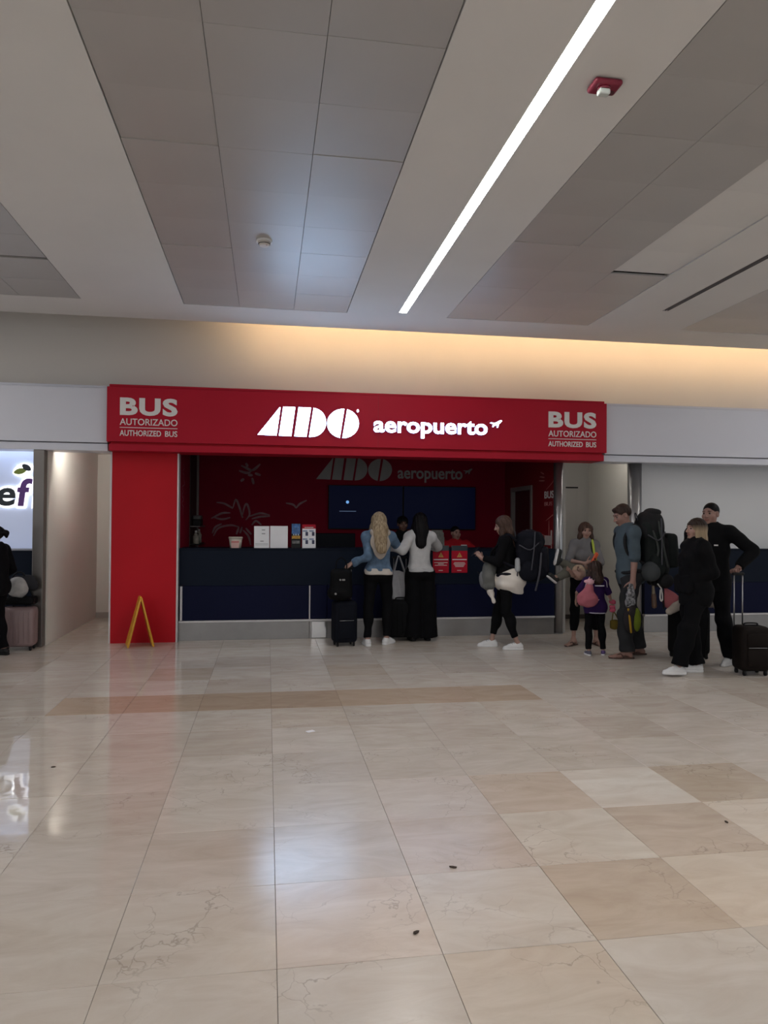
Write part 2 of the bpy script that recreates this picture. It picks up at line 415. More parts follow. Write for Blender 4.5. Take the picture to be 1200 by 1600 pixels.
# ---- floor: grout bed + marble tiles, each tile in view its own piece
floor = struct(box('floor', (XL, YB, -0.20), (XR, YW, -0.012), GROUT))
def tile_mesh():
    bm = bmesh.new(); g = 0.0008
    add_box(bm, (-TS/2+g, -TS/2+g, -0.012), (TS/2-g, TS/2-g, 0.0), 0.0012)
    return bm_mesh(bm, 'floor_tile')
tm = tile_mesh(); tm.materials.append(MARBLE)
def cell(x, y): return (math.floor((x-T0X)/TS), math.floor((y-T0Y)/TS))
special = {}
for k in range(-3, 4): special[(k, 6)] = (0.82, 0.71, 0.61, 1)           # the darker tan band across the hall
for px, py, c in [(310, 1052, (0.88, 0.84, 0.79, 1)), (555, 1046, (0.90, 0.86, 0.82, 1)), (60, 1045, (0.90, 0.88, 0.86, 1)), (500, 1130, (1.06, 1.05, 1.03, 1)), (480, 1200, (0.97, 0.97, 0.98, 1)), (820, 1115, (1.06, 1.05, 1.04, 1)),
                  (990, 1228, (1.15, 1.17, 1.18, 1)), (905, 1310, (1.11, 1.12, 1.11, 1)), (1085, 1300, (0.94, 0.87, 0.81, 1)), (980, 1395, (0.97, 0.91, 0.85, 1)),
                  (870, 1250, (0.97, 0.90, 0.84, 1)), (720, 1310, (0.97, 0.92, 0.90, 1)), (1180, 1265, (1.14, 1.12, 1.08, 1)), (1120, 1215, (0.93, 0.87, 0.80, 1)),
                  (1180, 1360, (1.08, 1.05, 1.00, 1)), (600, 1250, (1.05, 1.04, 1.06, 1)), (590, 1470, (1.02, 0.97, 0.95, 1)), (820, 1520, (1.04, 1.0, 0.95, 1))]:
    p = F(px, py); special[cell(p[0], p[1])] = c
cells = []
used = set()
for j in range(-2, 17):
    yc = T0Y+(j+0.5)*TS
    for i in range(-9, 16):
        xc = T0X+(i+0.5)*TS
        if yc > 9.95 and not (-2.9 < xc < -1.6 or 4.2 < xc < 5.3): continue
        if -0.40*yc-0.45 < xc < 0.80*yc+0.35: cells.append((yc, xc, i, j))
cells.sort()
for n, (yc, xc, i, j) in enumerate(cells[:300]):
    o = put('floor_tile', tm, None, floor); o.location = (xc, yc, random.uniform(-0.0006, 0.0003))
    o.rotation_euler = (random.uniform(-6e-4, 6e-4), random.uniform(-6e-4, 6e-4), 0)
    o.color = special.get((i, j), (1, 1, 1, 1)); used.add((i, j))
bm = bmesh.new()
for j in range(-19, 17):
    for i in range(-15, 22):
        if (i, j) in used: continue
        x0, y0 = T0X+i*TS, T0Y+j*TS; g = 0.0012
        if y0 > 12.2: continue
        vs = [bm.verts.new(v) for v in ((x0+g, y0+g, 0), (x0+TS-g, y0+g, 0), (x0+TS-g, y0+TS-g, 0), (x0+g, y0+TS-g, 0))]
        f = bm.faces.new(vs)
        r = bmesh.ops.extrude_face_region(bm, geom=[f]); bmesh.ops.translate(bm, vec=(0, 0, -0.012), verts=[v for v in r['geom'] if isinstance(v, bmesh.types.BMVert)])
o = put('floor_tile_field', bm_mesh(bm, 'floor_tile_field'), MARBLE, floor); o['kind'] = 'stuff'
# ---- ceiling: plaster beams with board zones between them
CZ = 4.0; ZE = 8.40; EDGE = 9.08
zones = [(-6.99+0.005, -5.10), (-3.95, -2.05), (-0.955, 0.895), (2.085, 3.88), (5.095, 6.94), (8.13, 9.98)]
LX, LW = 1.535, 0.075
lamps = [(LX, 8.27), (LX-6.08, 8.27), (LX+6.08, 8.27)]
lst = [((XL, ZE, CZ), (XR, EDGE, CZ+0.045))]
edges = [XL]+[v for z in zones for v in z]+[XR]
for a, b in zip(edges[::2], edges[1::2]):
    cut = [l for l in lamps if a < l[0] < b]
    if cut:
        lst += [((a, YB, CZ), (cut[0][0]-LW/2-0.006, ZE, CZ+0.045)), ((cut[0][0]+LW/2+0.006, YB, CZ), (b, ZE, CZ+0.045)), ((cut[0][0]-LW/2-0.006, cut[0][1]+0.006, CZ), (cut[0][0]+LW/2+0.006, ZE, CZ+0.045))]
    elif a < 4.47 < b:     # slot for the air diffuser
        lst += [((a, YB, CZ), (4.435, ZE, CZ+0.045)), ((4.505, YB, CZ), (b, ZE, CZ+0.045)), ((4.435, 7.66, CZ), (4.505, ZE, CZ+0.045))]
    else: lst.append(((a, YB, CZ), (b, ZE, CZ+0.045)))
ceiling = struct(boxes('ceiling', lst, GYPSUM))
box('slab', (XL, YB, 4.50), (XR, 12.5, 4.62), DARK, ceiling)  # unseen slab added above the ceiling to block world light
box('void_lining', (XL, YB, 4.07), (XR, 9.0, 4.09), DARK, ceiling)  # unseen dark sheet closing off the light above the boards
CT = 0.597
cme = {}
def ctile(wd):
    key = round(wd, 3)
    if key not in cme:
        bm = bmesh.new(); g = 0.0016
        add_box(bm, (-wd/2+g, -CT/2+g*0.45, 0), (wd/2-g, CT/2-g*0.45, 0.018), 0.0008)
        cme[key] = bm_mesh(bm, 'ceiling_tile')
    return cme[key]
rest = []
for zi, (a, b) in enumerate(zones):
    a2, b2 = a+0.006, b-0.006; wd = (b2-a2)/3
    for c in range(3):
        for r in range(30):
            yc = ZE-0.006-CT*(r+0.5)
            if yc < YB: break
            xc = a2+wd*(c+0.5)
            vis = 2.3 < yc and -0.42*yc-0.6 < xc < 0.85*yc+0.5
            light = zi == 3 and c == 2 and r >= 3
            dz = random.uniform(0.001, 0.0028)+(0.004 if random.random() < 0.12 else 0)
            if light: dz = 0.007-0.0 if r > 3 else 0.010
            if zi == 2 and c == 0 and r == 6: dz = 0.009
            if vis:
                me = ctile(wd)
                if not me.materials: me.materials.append(CTILE)
                o = put('ceiling_tile', me, None, ceiling)
                gap = 0.055 if (light and r == 3) or (zi == 1 and c == 2 and r == 2) else 0.0
                if gap: o.scale.y = 1-gap/CT
                o.location = (xc, yc-gap/2, CZ+dz); o.rotation_euler = (random.uniform(-.0009, .0009), random.uniform(-.0015, .0015), random.uniform(-.0008, .0008))
                if light:
                    o.material_slots[0].link = 'OBJECT'; o.material_slots[0].material = CTILE2
            else: rest.append(((xc-wd/2+.002, yc-CT/2+.002, CZ+0.004), (xc+wd/2-.002, yc+CT/2-.002, CZ+0.022)))
o = boxes('ceiling_tile_field', rest, CTILE, ceiling); o['kind'] = 'stuff'
# ---- upper wall and cove behind the ceiling edge
struct(boxes('wall_upper', [((XL, 9.80, 3.20), (XR, 9.95, 4.47))], CREAM), 'cream upper wall washed by the warm cove light')
struct(box('trim_cove', (XL, 9.08, 4.045), (XR, 9.13, 4.075), GYPSUM))
# ---- back wall of the hall, corridors and shop shell (one wall each)
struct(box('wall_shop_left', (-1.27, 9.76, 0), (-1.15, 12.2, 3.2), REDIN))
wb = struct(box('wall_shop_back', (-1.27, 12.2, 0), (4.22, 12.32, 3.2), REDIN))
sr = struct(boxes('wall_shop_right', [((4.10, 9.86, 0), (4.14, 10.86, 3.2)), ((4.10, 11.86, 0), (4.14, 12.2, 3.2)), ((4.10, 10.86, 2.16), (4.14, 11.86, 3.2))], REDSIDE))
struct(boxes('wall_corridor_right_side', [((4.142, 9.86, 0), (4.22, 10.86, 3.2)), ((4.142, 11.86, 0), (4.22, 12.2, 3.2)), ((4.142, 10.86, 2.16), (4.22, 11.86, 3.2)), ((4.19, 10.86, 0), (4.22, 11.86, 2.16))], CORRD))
struct(box('wall_shop_ceiling', (-1.15, 9.80, 2.95), (4.10, 12.2, 3.0), DARK))
struct(box('wall_corridor_left', (-2.82, 9.60, 0), (-2.70, 12.24, 3.2), CORR))
struct(box('wall_corridor_left_back', (-2.82, 12.24, 0), (-1.27, 12.36, 3.2), CORR))
struct(box('wall_corridor_left_ceiling', (-2.70, 9.82, 2.62), (-1.27, 12.24, 2.70), WHITE))
struct(box('baseboard_corridor_left', (-2.70, 12.222, 0), (-1.275, 12.24, 0.085), mat('grey marble baseboard', (0.36, 0.33, 0.30), 0.3)))
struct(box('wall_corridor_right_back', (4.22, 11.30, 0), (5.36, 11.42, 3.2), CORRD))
struct(box('wall_corridor_right', (5.24, 9.86, 0), (5.36, 11.30, 3.2), CORR))
struct(box('wall_corridor_right_ceiling', (4.22, 9.82, 2.62), (5.24, 11.30, 2.70), WHITE))
struct(box('baseboard_corridor_right', (4.23, 11.285, 0), (5.235, 11.30, 0.07), mat('dark baseboard', (0.06, 0.05, 0.045), 0.5)))
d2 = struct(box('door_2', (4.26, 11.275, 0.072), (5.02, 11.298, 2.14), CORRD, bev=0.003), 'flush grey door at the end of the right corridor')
box('door_gap', (4.24, 11.294, 2.142), (5.05, 11.2995, 2.165), DARK, d2)
# door with pale frame in the right wall of the shop
d1 = struct(boxes('door_1', [((4.145, 10.93, 0.01), (4.18, 11.79, 2.09))], mat('dark red door leaf', (0.07, 0.004, 0.008), 0.6), None, 0.003), 'dark red door in a pale frame inside the bus kiosk')
for n, (lo, hi) in {'door_jamb': ((4.08, 10.86, 0), (4.188, 10.93, 2.16)), 'door_jamb.001': ((4.08, 11.79, 0), (4.188, 11.86, 2.16)), 'door_head': ((4.08, 10.93, 2.09), (4.188, 11.79, 2.16))}.items():
    box(n.split('.')[0], lo, hi, mat('pale door frame', (0.22, 0.195, 0.185), 0.5), d1, 0.004)
cyl('door_handle', (4.06, 11.02, 1.02), (4.14, 11.02, 1.02), 0.012, STEEL, d1)
box('door_notice', (4.125, 11.0, 1.30), (4.139, 11.22, 1.46), PAPER, d1)
for lb, a, b, k_ in (('strip light behind the white fascia over the left corridor', -2.48, -2.0, 1.0), ('strip light behind the red fascia over the right corridor', 4.26, 5.08, 0.10)):
    t = thing('corridor_light', lb, 'strip light', ((a+b)/2, 9.803, 2.56))  # added fill strip, hidden behind the fascia; lights the corridor walls
    hw = (b-a)/2
    box('housing', (-hw, 0.0, -0.03), (hw, 0.02, 0.03), WHITE, t)
    box('diffuser', (-hw+0.01, 0.0205, -0.025), (hw-0.01, 0.032, 0.025), mat('corridor lamp %.1f' % k_, (0.9, 0.9, 0.9), emit=((1.0, 0.95, 0.87), L_FILL*k_)), t)
# ---- red pillar with pale edge strips
pil = struct(box('trim_1', (-1.955, 9.65, 0), (-1.15, 9.82, 2.44), RED), 'red panelled pillar left of the kiosk counter')
box('edge_strip', (-1.975, 9.643, 0), (-1.955, 9.82, 2.44), ALU, pil)
box('edge_strip', (-1.15, 9.643, 0), (-1.130, 9.82, 2.44), ALU, pil)
# ---- white fascias left and right of the kiosk
for n, a, b in (('trim_2', XL, -1.974), ('trim_3', 4.606, XR)):
    f_ = struct(box(n, (a, 9.44, 2.525), (b, 9.80, 3.205), WHITEF, bev=0.004), 'white fascia panel %s of the red sign' % ('left' if a < 0 else 'right'))
    box('fascia_lip', (a, 9.47, 2.425), (b, 9.80, 2.515), WHITEF, f_, 0.003)
    box('fascia_cap', (a, 9.50, 3.207), (b, 9.80, 3.245), WHITEF, f_, 0.003)
    box('fascia_back', (a, 9.52, 2.51), (b, 9.80, 2.53), GROUT, f_)
# ---- round and square columns
for n, x, y, r in (('trim_4', 4.085, 9.80, 0.068), ('trim_5', 5.205, 9.72, 0.098)):
    c_ = struct(cyl(n, (x, y, 0), (x, y, 2.425), r, STEELD, n=40), 'round steel column')
    cyl('base_collar', (x, y, 0), (x, y, 0.012), r+0.006, STEEL, c_, n=40)
c_ = struct(box('trim_6', (-2.845, 9.47, 0), (-2.715, 9.60, 2.425), STEELK, bev=0.008, seg=2), 'dark metal column beside the lit fruit sign')
# ---- left shop: backlit panel above a dark counter
BOXM = mat('white sign panel', (0.62, 0.68, 0.86), 0.35, var=0.02, vs=0.8, emit=((0.58, 0.68, 1.0), 0.12))
BOXL = mat('cool led strip', (0.9, 0.9, 0.9), 0.5, emit=((0.72, 0.84, 1.0), L_BOX))
struct(box('wall_left_shop', (-8.0, 10.32, 0), (-2.83, 10.42, 2.45), DARK))
sp = thing('lightbox_sign', 'backlit white shop sign with dark letter e and purple letter f', 'sign', (0, 0, 0))
box('panel', (-6.0, 10.02, 1.19), (-2.90, 10.10, 2.60), BOXM, sp)
box('led_strip', (-6.0, 9.84, 2.50), (-2.92, 9.87, 2.52), BOXL, sp)
HALO = mat('white halo light', (0.9, 0.9, 0.9), 0.5, emit=((0.95, 0.97, 1.0), 1.2))
EM = mat('dark letter', (0.012, 0.02, 0.03), 0.4); PU = mat('purple letter', (0.13, 0.035, 0.24), 0.4); GR = mat('leaf green', (0.22, 0.27, 0.04), 0.4)
def lightletter(s, x0, z0, wd, ht, m):
    l = text('letter', s, x0, z0, wd, ht, 9.965, m, sp, 0.02, 0.025, slant=0.12)
    text('letter_halo', s, x0-0.025, z0-0.025, wd+0.05, ht+0.05, 9.99, HALO, l, 0.02, 0.075, slant=0.12)
lightletter('e', -3.43, 1.735, 0.225, 0.235, EM)
lightletter('f', -3.185, 1.735, 0.185, 0.36, PU)
lightletter('i', -2.99, 1.735, 0.06, 0.27, EM)
def leaf(cx, cz, L, Wd, ang):
    pts = []
    for k in range(16):
        t = 2*PI*k/16; x = math.cos(t)*L/2; z = math.sin(t)*Wd/2*abs(math.sin(t))**0.4
        pts.append((cx+x*math.cos(ang)-z*math.sin(ang), cz+x*math.sin(ang)+z*math.cos(ang)))
    return pts
o = flat_shapes('leaf_halo', [leaf(-3.12, 2.205, 0.27, 0.17, 0.35)], 0.012, HALO, sp); o.location.y = 9.99
o = flat_shapes('leaf', [leaf(-3.155, 2.185, 0.16, 0.075, 0.25)], 0.012, GR, sp); o.location.y = 9.972
o = flat_shapes('leaf', [leaf(-3.075, 2.235, 0.13, 0.075, -0.6)], 0.012, EM, sp); o.location.y = 9.966
text('letter_small', 'L', -3.47, 1.585, 0.055, 0.085, 10.012, EM, sp, 0.008, slant=0.2)
lc = thing('shop_counter', 'dark navy counter under the backlit shop sign at far left', 'counter')
box('counter_front', (-8.0, 9.80, 0.02), (-2.86, 10.30, 1.17), NAVY, lc)
box('counter_top', (-8.0, 9.78, 1.17), (-2.86, 10.012, 1.19), mat('grey counter edge', (0.30, 0.30, 0.34), 0.4), lc, 0.003)
box('kick_plate', (-8.0, 9.79, 0.0), (-2.86, 9.80, 0.2), STEELK, lc)
# ---- right shop: white shutter panel above a navy counter
rp = struct(box('wall_right_shop', (5.37, 9.92, 1.20), (XR, 10.05, 2.70), WHITEP), 'white panel wall above the right navy counter')
def counter(name, label, x0, x1, seams, cat='counter'):
    t = thing(name, label, cat)
    box('countertop', (x0, 9.735, 1.188), (x1, 10.30, 1.204), NAVY, t, 0.002)
    box('upper_panel', (x0, 9.75, 0.715), (x1, 9.80, 1.188), NAVY, t)
    box('body', (x0+0.01, 9.80, 0.0), (x1-0.01, 10.25, 1.18), NAVY, t)
    xs = [x0]+seams+[x1]
    for a, b in zip(xs, xs[1:]):
        box('lower_panel', (a+0.004, 9.742, 0.262), (b-0.004, 9.80, 0.712), NAVY2, t, 0.002)
        box('kick_plate', (a+0.002, 9.755, 0.0), (b-0.002, 9.80, 0.232), STEEL, t, 0.002)
    box('bumper_rail', (x0, 9.725, 0.232), (x1, 9.80, 0.260), ALU, t, 0.006, 2)
    return t
kc = counter('ticket_counter', 'navy ticket counter with steel kick plate under the red bus sign', -1.128, 4.012, [0.565, 0.80, 2.3])
box('edge_light_strip', (-1.112, 9.728, 0.262), (-1.082, 9.742, 0.71), ALU, kc, 0.003)
box('edge_light_strip', (0.558, 9.728, 0.262), (0.576, 9.742, 0.71), ALU, kc, 0.003)
box('polished_plate', (0.60, 9.751, 0.012), (0.79, 9.756, 0.222), mat('polished steel', (0.55, 0.545, 0.55), 0.12, 0.9), kc)
rc = counter('shop_counter', 'navy counter under the white panel at right', 5.37, 12.9, [6.52, 8.0, 9.5])
box('edge_light_strip', (6.51, 9.728, 0.262), (6.535, 9.742, 0.71), ALU, rc, 0.003)
# ================================================================== KIOSK SIGN
FY = 9.36
sg = thing('fascia_sign', 'long red bus kiosk fascia with glowing white letters', 'sign')
box('panel', (-1.968, FY, 2.535), (4.60, 9.795, 3.215), RED2, sg, 0.003)
box('cap', (-1.945, FY+0.02, 3.218), (4.575, 9.795, 3.248), RED2, sg, 0.003)
box('lip', (-1.945, FY+0.03, 2.425), (4.575, 9.795, 2.512), RED2, sg, 0.003)
box('lip_core', (-1.93, FY+0.06, 2.50), (4.56, 9.795, 2.54), RED, sg)
box('panel_joint', (1.418, FY-0.001, 2.54), (1.421, FY+0.01, 3.21), mat('joint shadow line', (0.12, 0.006, 0.01), 0.6), sg)  # dark line along the panel joint
def cp(pts, dx=0.0, dz=0.0, sc=1.0, Yp=FY):       # logo outline measured on the photograph's sign plane
    out = []
    for x, y in pts:
        p = P(380+x/6, 620+y/6, FY); out.append((p[0], p[2]))
    return out
def arc(cx, cy, rx, ry, a0, a1, n=20): return [(cx+rx*math.cos(a0+(a1-a0)*k/n), cy+ry*math.sin(a0+(a1-a0)*k/n)) for k in range(n+1)]
D2R = PI/180
def circ_half(side):
    pts = []
    cx, cy, rx, ry = 932, 255, 148, 136
    if side > 0: return [(972, 122)]+arc(cx, cy, rx, ry, -70*D2R, 92*D2R, 22)[0:]+[(926, 391)]
    return [(944, 120)]+[(x, y) for x, y in arc(cx, cy, rx, ry, -88*D2R, -258*D2R, 22)]+[(902, 390)]
LOGO = [[(135, 359), (313, 367), (350, 102), (342, 104)],
        [(334, 368), (449, 373), (487, 103), (375, 98)],
        [(478, 374), (591, 380), (634, 107), (518, 103)],
        [(615, 381)]+arc(642, 244, 133, 135, 88*D2R, -80*D2R, 20)+[(658, 108)],
        circ_half(1), circ_half(-1)]
logo_out = [cp(o) for o in LOGO]
dotc = cp(arc(1070, 137, 10, 13, 0, 2*PI, 10)[:-1])
lo_ = flat_shapes('logo_letters', logo_out+[dotc], 0.035, LIT, sg); lo_.location.y = FY-0.05
wa = P(760, 672, FY)[0]-P(583, 672, FY)[0]
tx = text('word_letters', 'aeropuerto', P(583, 672, FY)[0], 2.665, wa, 0.245, FY-0.05, LIT, sg, 0.035, 0.022)
def plane_shape(x0, z0, s):
    pts = [(0, 0.62), (0.06, 0.70), (0.32, 0.66), (0.50, 0.70), (0.80, 0.98), (0.96, 1.0), (1.0, 0.93), (0.90, 0.72), (0.74, 0.50), (0.66, 0.05), (0.58, 0.02), (0.55, 0.38), (0.36, 0.26), (0.28, 0.10), (0.20, 0.10), (0.22, 0.36), (0.30, 0.48), (0.10, 0.56)]
    return [(x0+px*s, z0+pz*s*0.62) for px, pz in pts]
px0 = P(764, 672, FY)[0]
fp = flat_shapes('plane_emblem', [plane_shape(px0, 2.83, 0.165)], 0.03, LIT, sg); fp.location.y = FY-0.05
for o_ in (lo_, tx, fp):
    o_.data.materials.append(LITSIDE)
    for p_ in o_.data.polygons: p_.material_index = 0 if p_.normal.y < -0.7 else 1
def busblock(x0, wd, parent):
    text('bus_lettering', 'BUS', x0, 2.862, wd, 0.222, FY-0.006, SIGNTXT, parent, 0.006, 0.042, sp=1.10)
    text('bus_lettering', 'AUTORIZADO', x0, 2.742, wd, 0.082, FY-0.006, SIGNTXT, parent, 0.006, 0.006)
    text('bus_lettering', 'AUTHORIZED', x0, 2.607, wd*0.715, 0.072, FY-0.006, SIGNTXT, parent, 0.006, 0.012)
    text('bus_lettering', 'BUS', x0+wd*0.785, 2.607, wd*0.215, 0.072, FY-0.006, SIGNTXT, parent, 0.006, 0.012)
    box('underline', (x0, FY-0.005, 2.707), (x0+wd, FY, 2.715), SIGNTXT, parent)
busblock(-1.812, 0.69, sg); busblock(3.755, 0.69, sg)
# same lettering, unlit, on the shop's back wall
ox = 0.80-min(p[0] for o in logo_out for p in o); oz = 2.262-min(p[1] for o in logo_out for p in o)
g1 = flat_shapes('wall_lettering', [[(x+ox, z+oz) for x, z in o] for o in logo_out], 0.012, GREYTXT, wb); g1.location.y = 12.188
text('wall_lettering', 'aeropuerto', 2.19, 2.245, 1.14, 0.24, 12.188, GREYTXT, wb, 0.012, 0.02)
g1 = flat_shapes('wall_lettering', [plane_shape(3.345, 2.40, 0.165)], 0.012, GREYTXT, wb); g1.location.y = 12.188
# wall drawings: sun splash, palm crown, gull
def W(x, y): p = P(x, y, 12.195); return (p[0], p[2])
V = []; Q = []
def z2(pts, wd=0.03, n=5): stroke(V, Q, [p for p in smooth_pts([W(160+a/3.0, 590+b/3.0) for a, b in pts], n)], wd, 12.196)
for s_ in ([(650, 412), (690, 432), (700, 440)], [(740, 405), (715, 428), (698, 436)], [(640, 436), (672, 446), (695, 444)], [(648, 486), (664, 474)], [(702, 470), (709, 500)], [(715, 448), (742, 458)], [(672, 400), (682, 418)], [(682, 456), (705, 458)]): z2(s_, 0.045)
for s_ in ([(535, 585), (570, 590), (600, 606), (612, 614)], [(612, 610), (625, 572), (640, 600), (655, 650), (660, 655)], [(655, 650), (668, 600), (680, 596), (690, 640), (672, 668)],
           [(510, 660), (560, 636), (600, 634)], [(600, 656), (560, 664), (520, 654)], [(520, 742), (545, 705), (600, 692), (640, 700)], [(515, 730), (530, 700), (560, 685)],
           [(690, 650), (740, 636), (785, 645)], [(785, 650), (740, 652), (700, 662)], [(700, 690), (720, 672), (745, 690)], [(640, 700), (628, 735)], [(655, 700), (645, 730)], [(660, 715), (685, 745), (695, 785)], [(672, 705), (698, 735)],
           [(860, 588), (895, 596), (908, 612)], [(908, 612), (925, 592), (958, 575)]): z2(s_, 0.035)
put('mural_drawing', quads('mural_drawing', V, Q, False), MURAL, wb)
# white printed drawing on the shop's right wall near the opening
V = []; Q = []
def rstroke(pts, wd):       # points (y, z) on the wall X = 4.10
    v0 = len(V); stroke(V, Q, smooth_pts(pts, 4), wd, 0)
    for k in range(v0, len(V)): a, b, c = V[k]; V[k] = (4.0985-b*0.5, a, c)
for s_, wd in (([(10.30, 2.06), (10.05, 2.16), (9.95, 2.24)], .012), ([(10.30, 1.60), (9.98, 1.70)], .012), ([(10.18, 1.60), (10.18, 1.36)], .014), ([(9.99, 1.70), (9.97, 1.55), (10.0, 1.42)], .014), ([(10.45, 1.40), (10.30, 1.36), (10.40, 1.31)], .012),
               ([(10.44, 1.36), (10.36, 1.28)], .012), ([(10.10, 1.12), (10.10, 0.97)], .02), ([(10.14, 0.95), (10.05, 0.95)], .02), ([(10.40, 1.12), (10.3, 1.08)], .012), ([(10.38, 2.30), (10.52, 2.34)], .02), ([(10.36, 2.25), (10.55, 2.27)], .02), ([(10.36, 2.20), (10.58, 2.21)], .02)): rstroke(s_, wd)
put('wall_drawing', quads('wall_drawing', V, Q, False), mat('pale red wall drawing', (0.55, 0.24, 0.22), 0.7, var=0.1), sr)
boxes('wall_drawing', [((4.094, 10.10, 1.24), (4.0995, 10.34, 1.38)), ((4.092, 10.06, 1.26), (4.0995, 10.10, 1.46)), ((4.095, 10.075, 0.98), (4.0995, 10.09, 1.26))], MURAL2, sr)
text('wall_lettering', 'BUS', 10.36, 1.93, 0.36, 0.11, 4.096, SIGNTXT, sr, 0.004, 0.02, rz=1)
text('wall_lettering', 'BUS', 10.36, 1.82, 0.30, 0.06, 4.096, mat('pale red lettering', (0.45, 0.2, 0.2), 0.6), sr, 0.004, 0.01, rz=1)
# ================================================================== CEILING FITTINGS
for n, (x, y1) in enumerate(lamps):
    t = thing('ceiling_light', ['white recessed strip light running along the ceiling beside the red alarm', 'white recessed strip light over the left shop fronts, out of frame', 'white recessed strip light over the right shop fronts, out of frame'][n], 'ceiling light', (x, 0, CZ))
    bnds = [YB+0.02, -5, -2.0, 1.2, 3.75, 6.35, y1] if n == 0 else [YB+0.02, -3, 3, y1]
    for k, (a, b) in enumerate(zip(bnds, bnds[1:])):
        dx = 0.005*(-1)**k if n == 0 else 0
        box('diffuser', (-LW/2+dx*0.9, a+0.001, 0.001), (LW/2+dx*0.9, b-0.001, 0.02), TUBE, t)
    box('channel', (-LW/2-0.005, YB+0.02, 0.021), (LW/2+0.005, y1+0.005, 0.045), ALU, t)
t = thing('cove_light', 'warm led strip hidden in the cove above the kiosk', 'led strip')
box('led_strip', (-0.33, 9.135, 4.078), (12.5, 9.16, 4.090), COVE, t)
box('led_channel', (-0.35, 9.085, 4.0755), (12.6, 9.165, 4.0775), ALU, t)
sm = thing('smoke_detector', 'small round white smoke detector on the ceiling boards', 'smoke detector', (-0.049, 6.36, CZ))
cyl('base', (0, 0, -0.016), (0, 0, 0.004), 0.068, WHITE, sm, n=32)
cyl('sensor_head', (0, 0, -0.048), (0, 0, -0.016), 0.040, mat('warm white plastic', (0.62, 0.58, 0.53), 0.5), sm, r2=0.056, n=32)
cyl('sensor_slot', (0, 0, -0.034), (0, 0, -0.030), 0.052, DARK, sm, n=32)
cyl('led', (0.02, -0.03, -0.051), (0.02, -0.03, -0.047), 0.004, RED2, sm, n=8)
al = thing('alarm_strobe', 'dark red fire alarm strobe with clear flasher on the ceiling', 'fire alarm', (1.823, 3.745, CZ))
bm = bmesh.new(); add_box(bm, (-0.082, -0.062, -0.035), (0.082, 0.062, 0.0), 0.03, 4)
put('base', bm_mesh(bm, 'base'), mat('dark red plastic', (0.20, 0.012, 0.035), 0.35), al)
cyl('flasher_socket', (-0.01, -0.01, -0.045), (-0.01, -0.01, -0.035), 0.036, mat('dark red plastic', (0.2, 0.012, 0.035)), al)
bm = bmesh.new(); add_box(bm, (-0.045, -0.035, -0.075), (0.02, 0.012, -0.043), 0.01, 3)
put('flasher', bm_mesh(bm, 'flasher'), mat('clear ribbed plastic', (0.55, 0.60, 0.58), 0.15), al)
cyl('speaker_grille', (0.045, 0.025, -0.037), (0.045, 0.025, -0.034), 0.022, mat('alarm grille', (0.08, 0.006, 0.015), 0.5), al)
df = thing('air_diffuser', 'long dark slot air diffuser in the ceiling at right', 'air vent', (4.47, 0, CZ))
box('slot_lining', (-0.034, YB+0.05, 0.02), (0.034, 7.655, 0.04), DARK, df)
for x in (-0.032, -0.001, 0.030): box('vane', (x-0.002, YB+0.05, -0.002), (x+0.002, 7.655, 0.02), mat('grey vane', (0.20, 0.18, 0.17), 0.5), df)
# ================================================================== SHOP INTERIOR AND COUNTER THINGS
for n, (a, b) in enumerate(((1.005, 2.275), (2.281, 3.55))):
    t = thing('monitor', ['left wall monitor behind the counter, showing a small blue light', 'right wall monitor behind the counter, switched off and dark'][n], 'monitor', ((a+b)/2, 12.13, 1.81))
    hw = (b-a)/2
    box('bezel', (-hw, 0, -0.37), (hw, 0.05, 0.37), BLACKP, t, 0.004)
    box('screen', (-hw+0.012, -0.004, -0.355), (hw-0.012, 0.002, 0.358), SCREEN, t)
    box('wall_bracket', (-0.2, 0.05, -0.15), (0.2, 0.069, 0.15), BLACKP, t)
    if n == 0:
        cyl('screen_icon', (-0.315, -0.008, 0.085), (-0.315, -0.003, 0.085), 0.026, mat('blue screen glow', (0.1, 0.3, 0.6), 0.4, emit=((0.18, 0.42, 0.85), 0.55)), t)
        box('screen_line', (-0.45, -0.006, -0.075), (-0.17, -0.003, -0.062), mat('grey screen glow', (0.1, 0.15, 0.25), 0.4, emit=((0.25, 0.4, 0.7), 0.10)), t)
def Lp(x, y, Yp): p = P(x, y, Yp); return p
def stand_card(name, label, cat, x, z1, wd, Yp, m, tilt=0.12, z0=1.205, rz=0.0, th=0.004):
    t = thing(name, label, cat, (x, Yp, z0), rz)
    h_ = z1-z0
    V = [(-wd/2, 0, 0), (wd/2, 0, 0), (wd/2, th, 0), (-wd/2, th, 0), (-wd/2, h_*tilt, h_), (wd/2, h_*tilt, h_), (wd/2, h_*tilt+th, h_), (-wd/2, h_*tilt+th, h_)]
    me = quads('sheet', V, [(0, 1, 5, 4), (1, 2, 6, 5), (2, 3, 7, 6), (3, 0, 4, 7), (4, 5, 6, 7), (0, 3, 2, 1)], False)
    put('sheet', me, m, t)
    st = tubes('easel_leg', [([(0, h_*tilt*0.7+th+0.004, h_*0.7), (0, 0.11, 0.004)], 0.0035)], BLACKP, t, 6)
    return t, h_, tilt
def on_card(t, h_, tilt, name, u0, v0, u1, v1, m):     # printed patch on a leaning card
    V = []
    for th in (-0.0012, 0.0002):
        for u, v in ((u0, v0), (u1, v0), (u1, v1), (u0, v1)): V.append((u, v*tilt+th, v))
    put(name, quads(name, V, [(0, 1, 2, 3), (0, 4, 5, 1), (1, 5, 6, 2), (2, 6, 7, 3), (3, 7, 4, 0)], False), m, t)
GREYINK = mat('grey ink', (0.30, 0.30, 0.33), 0.7)
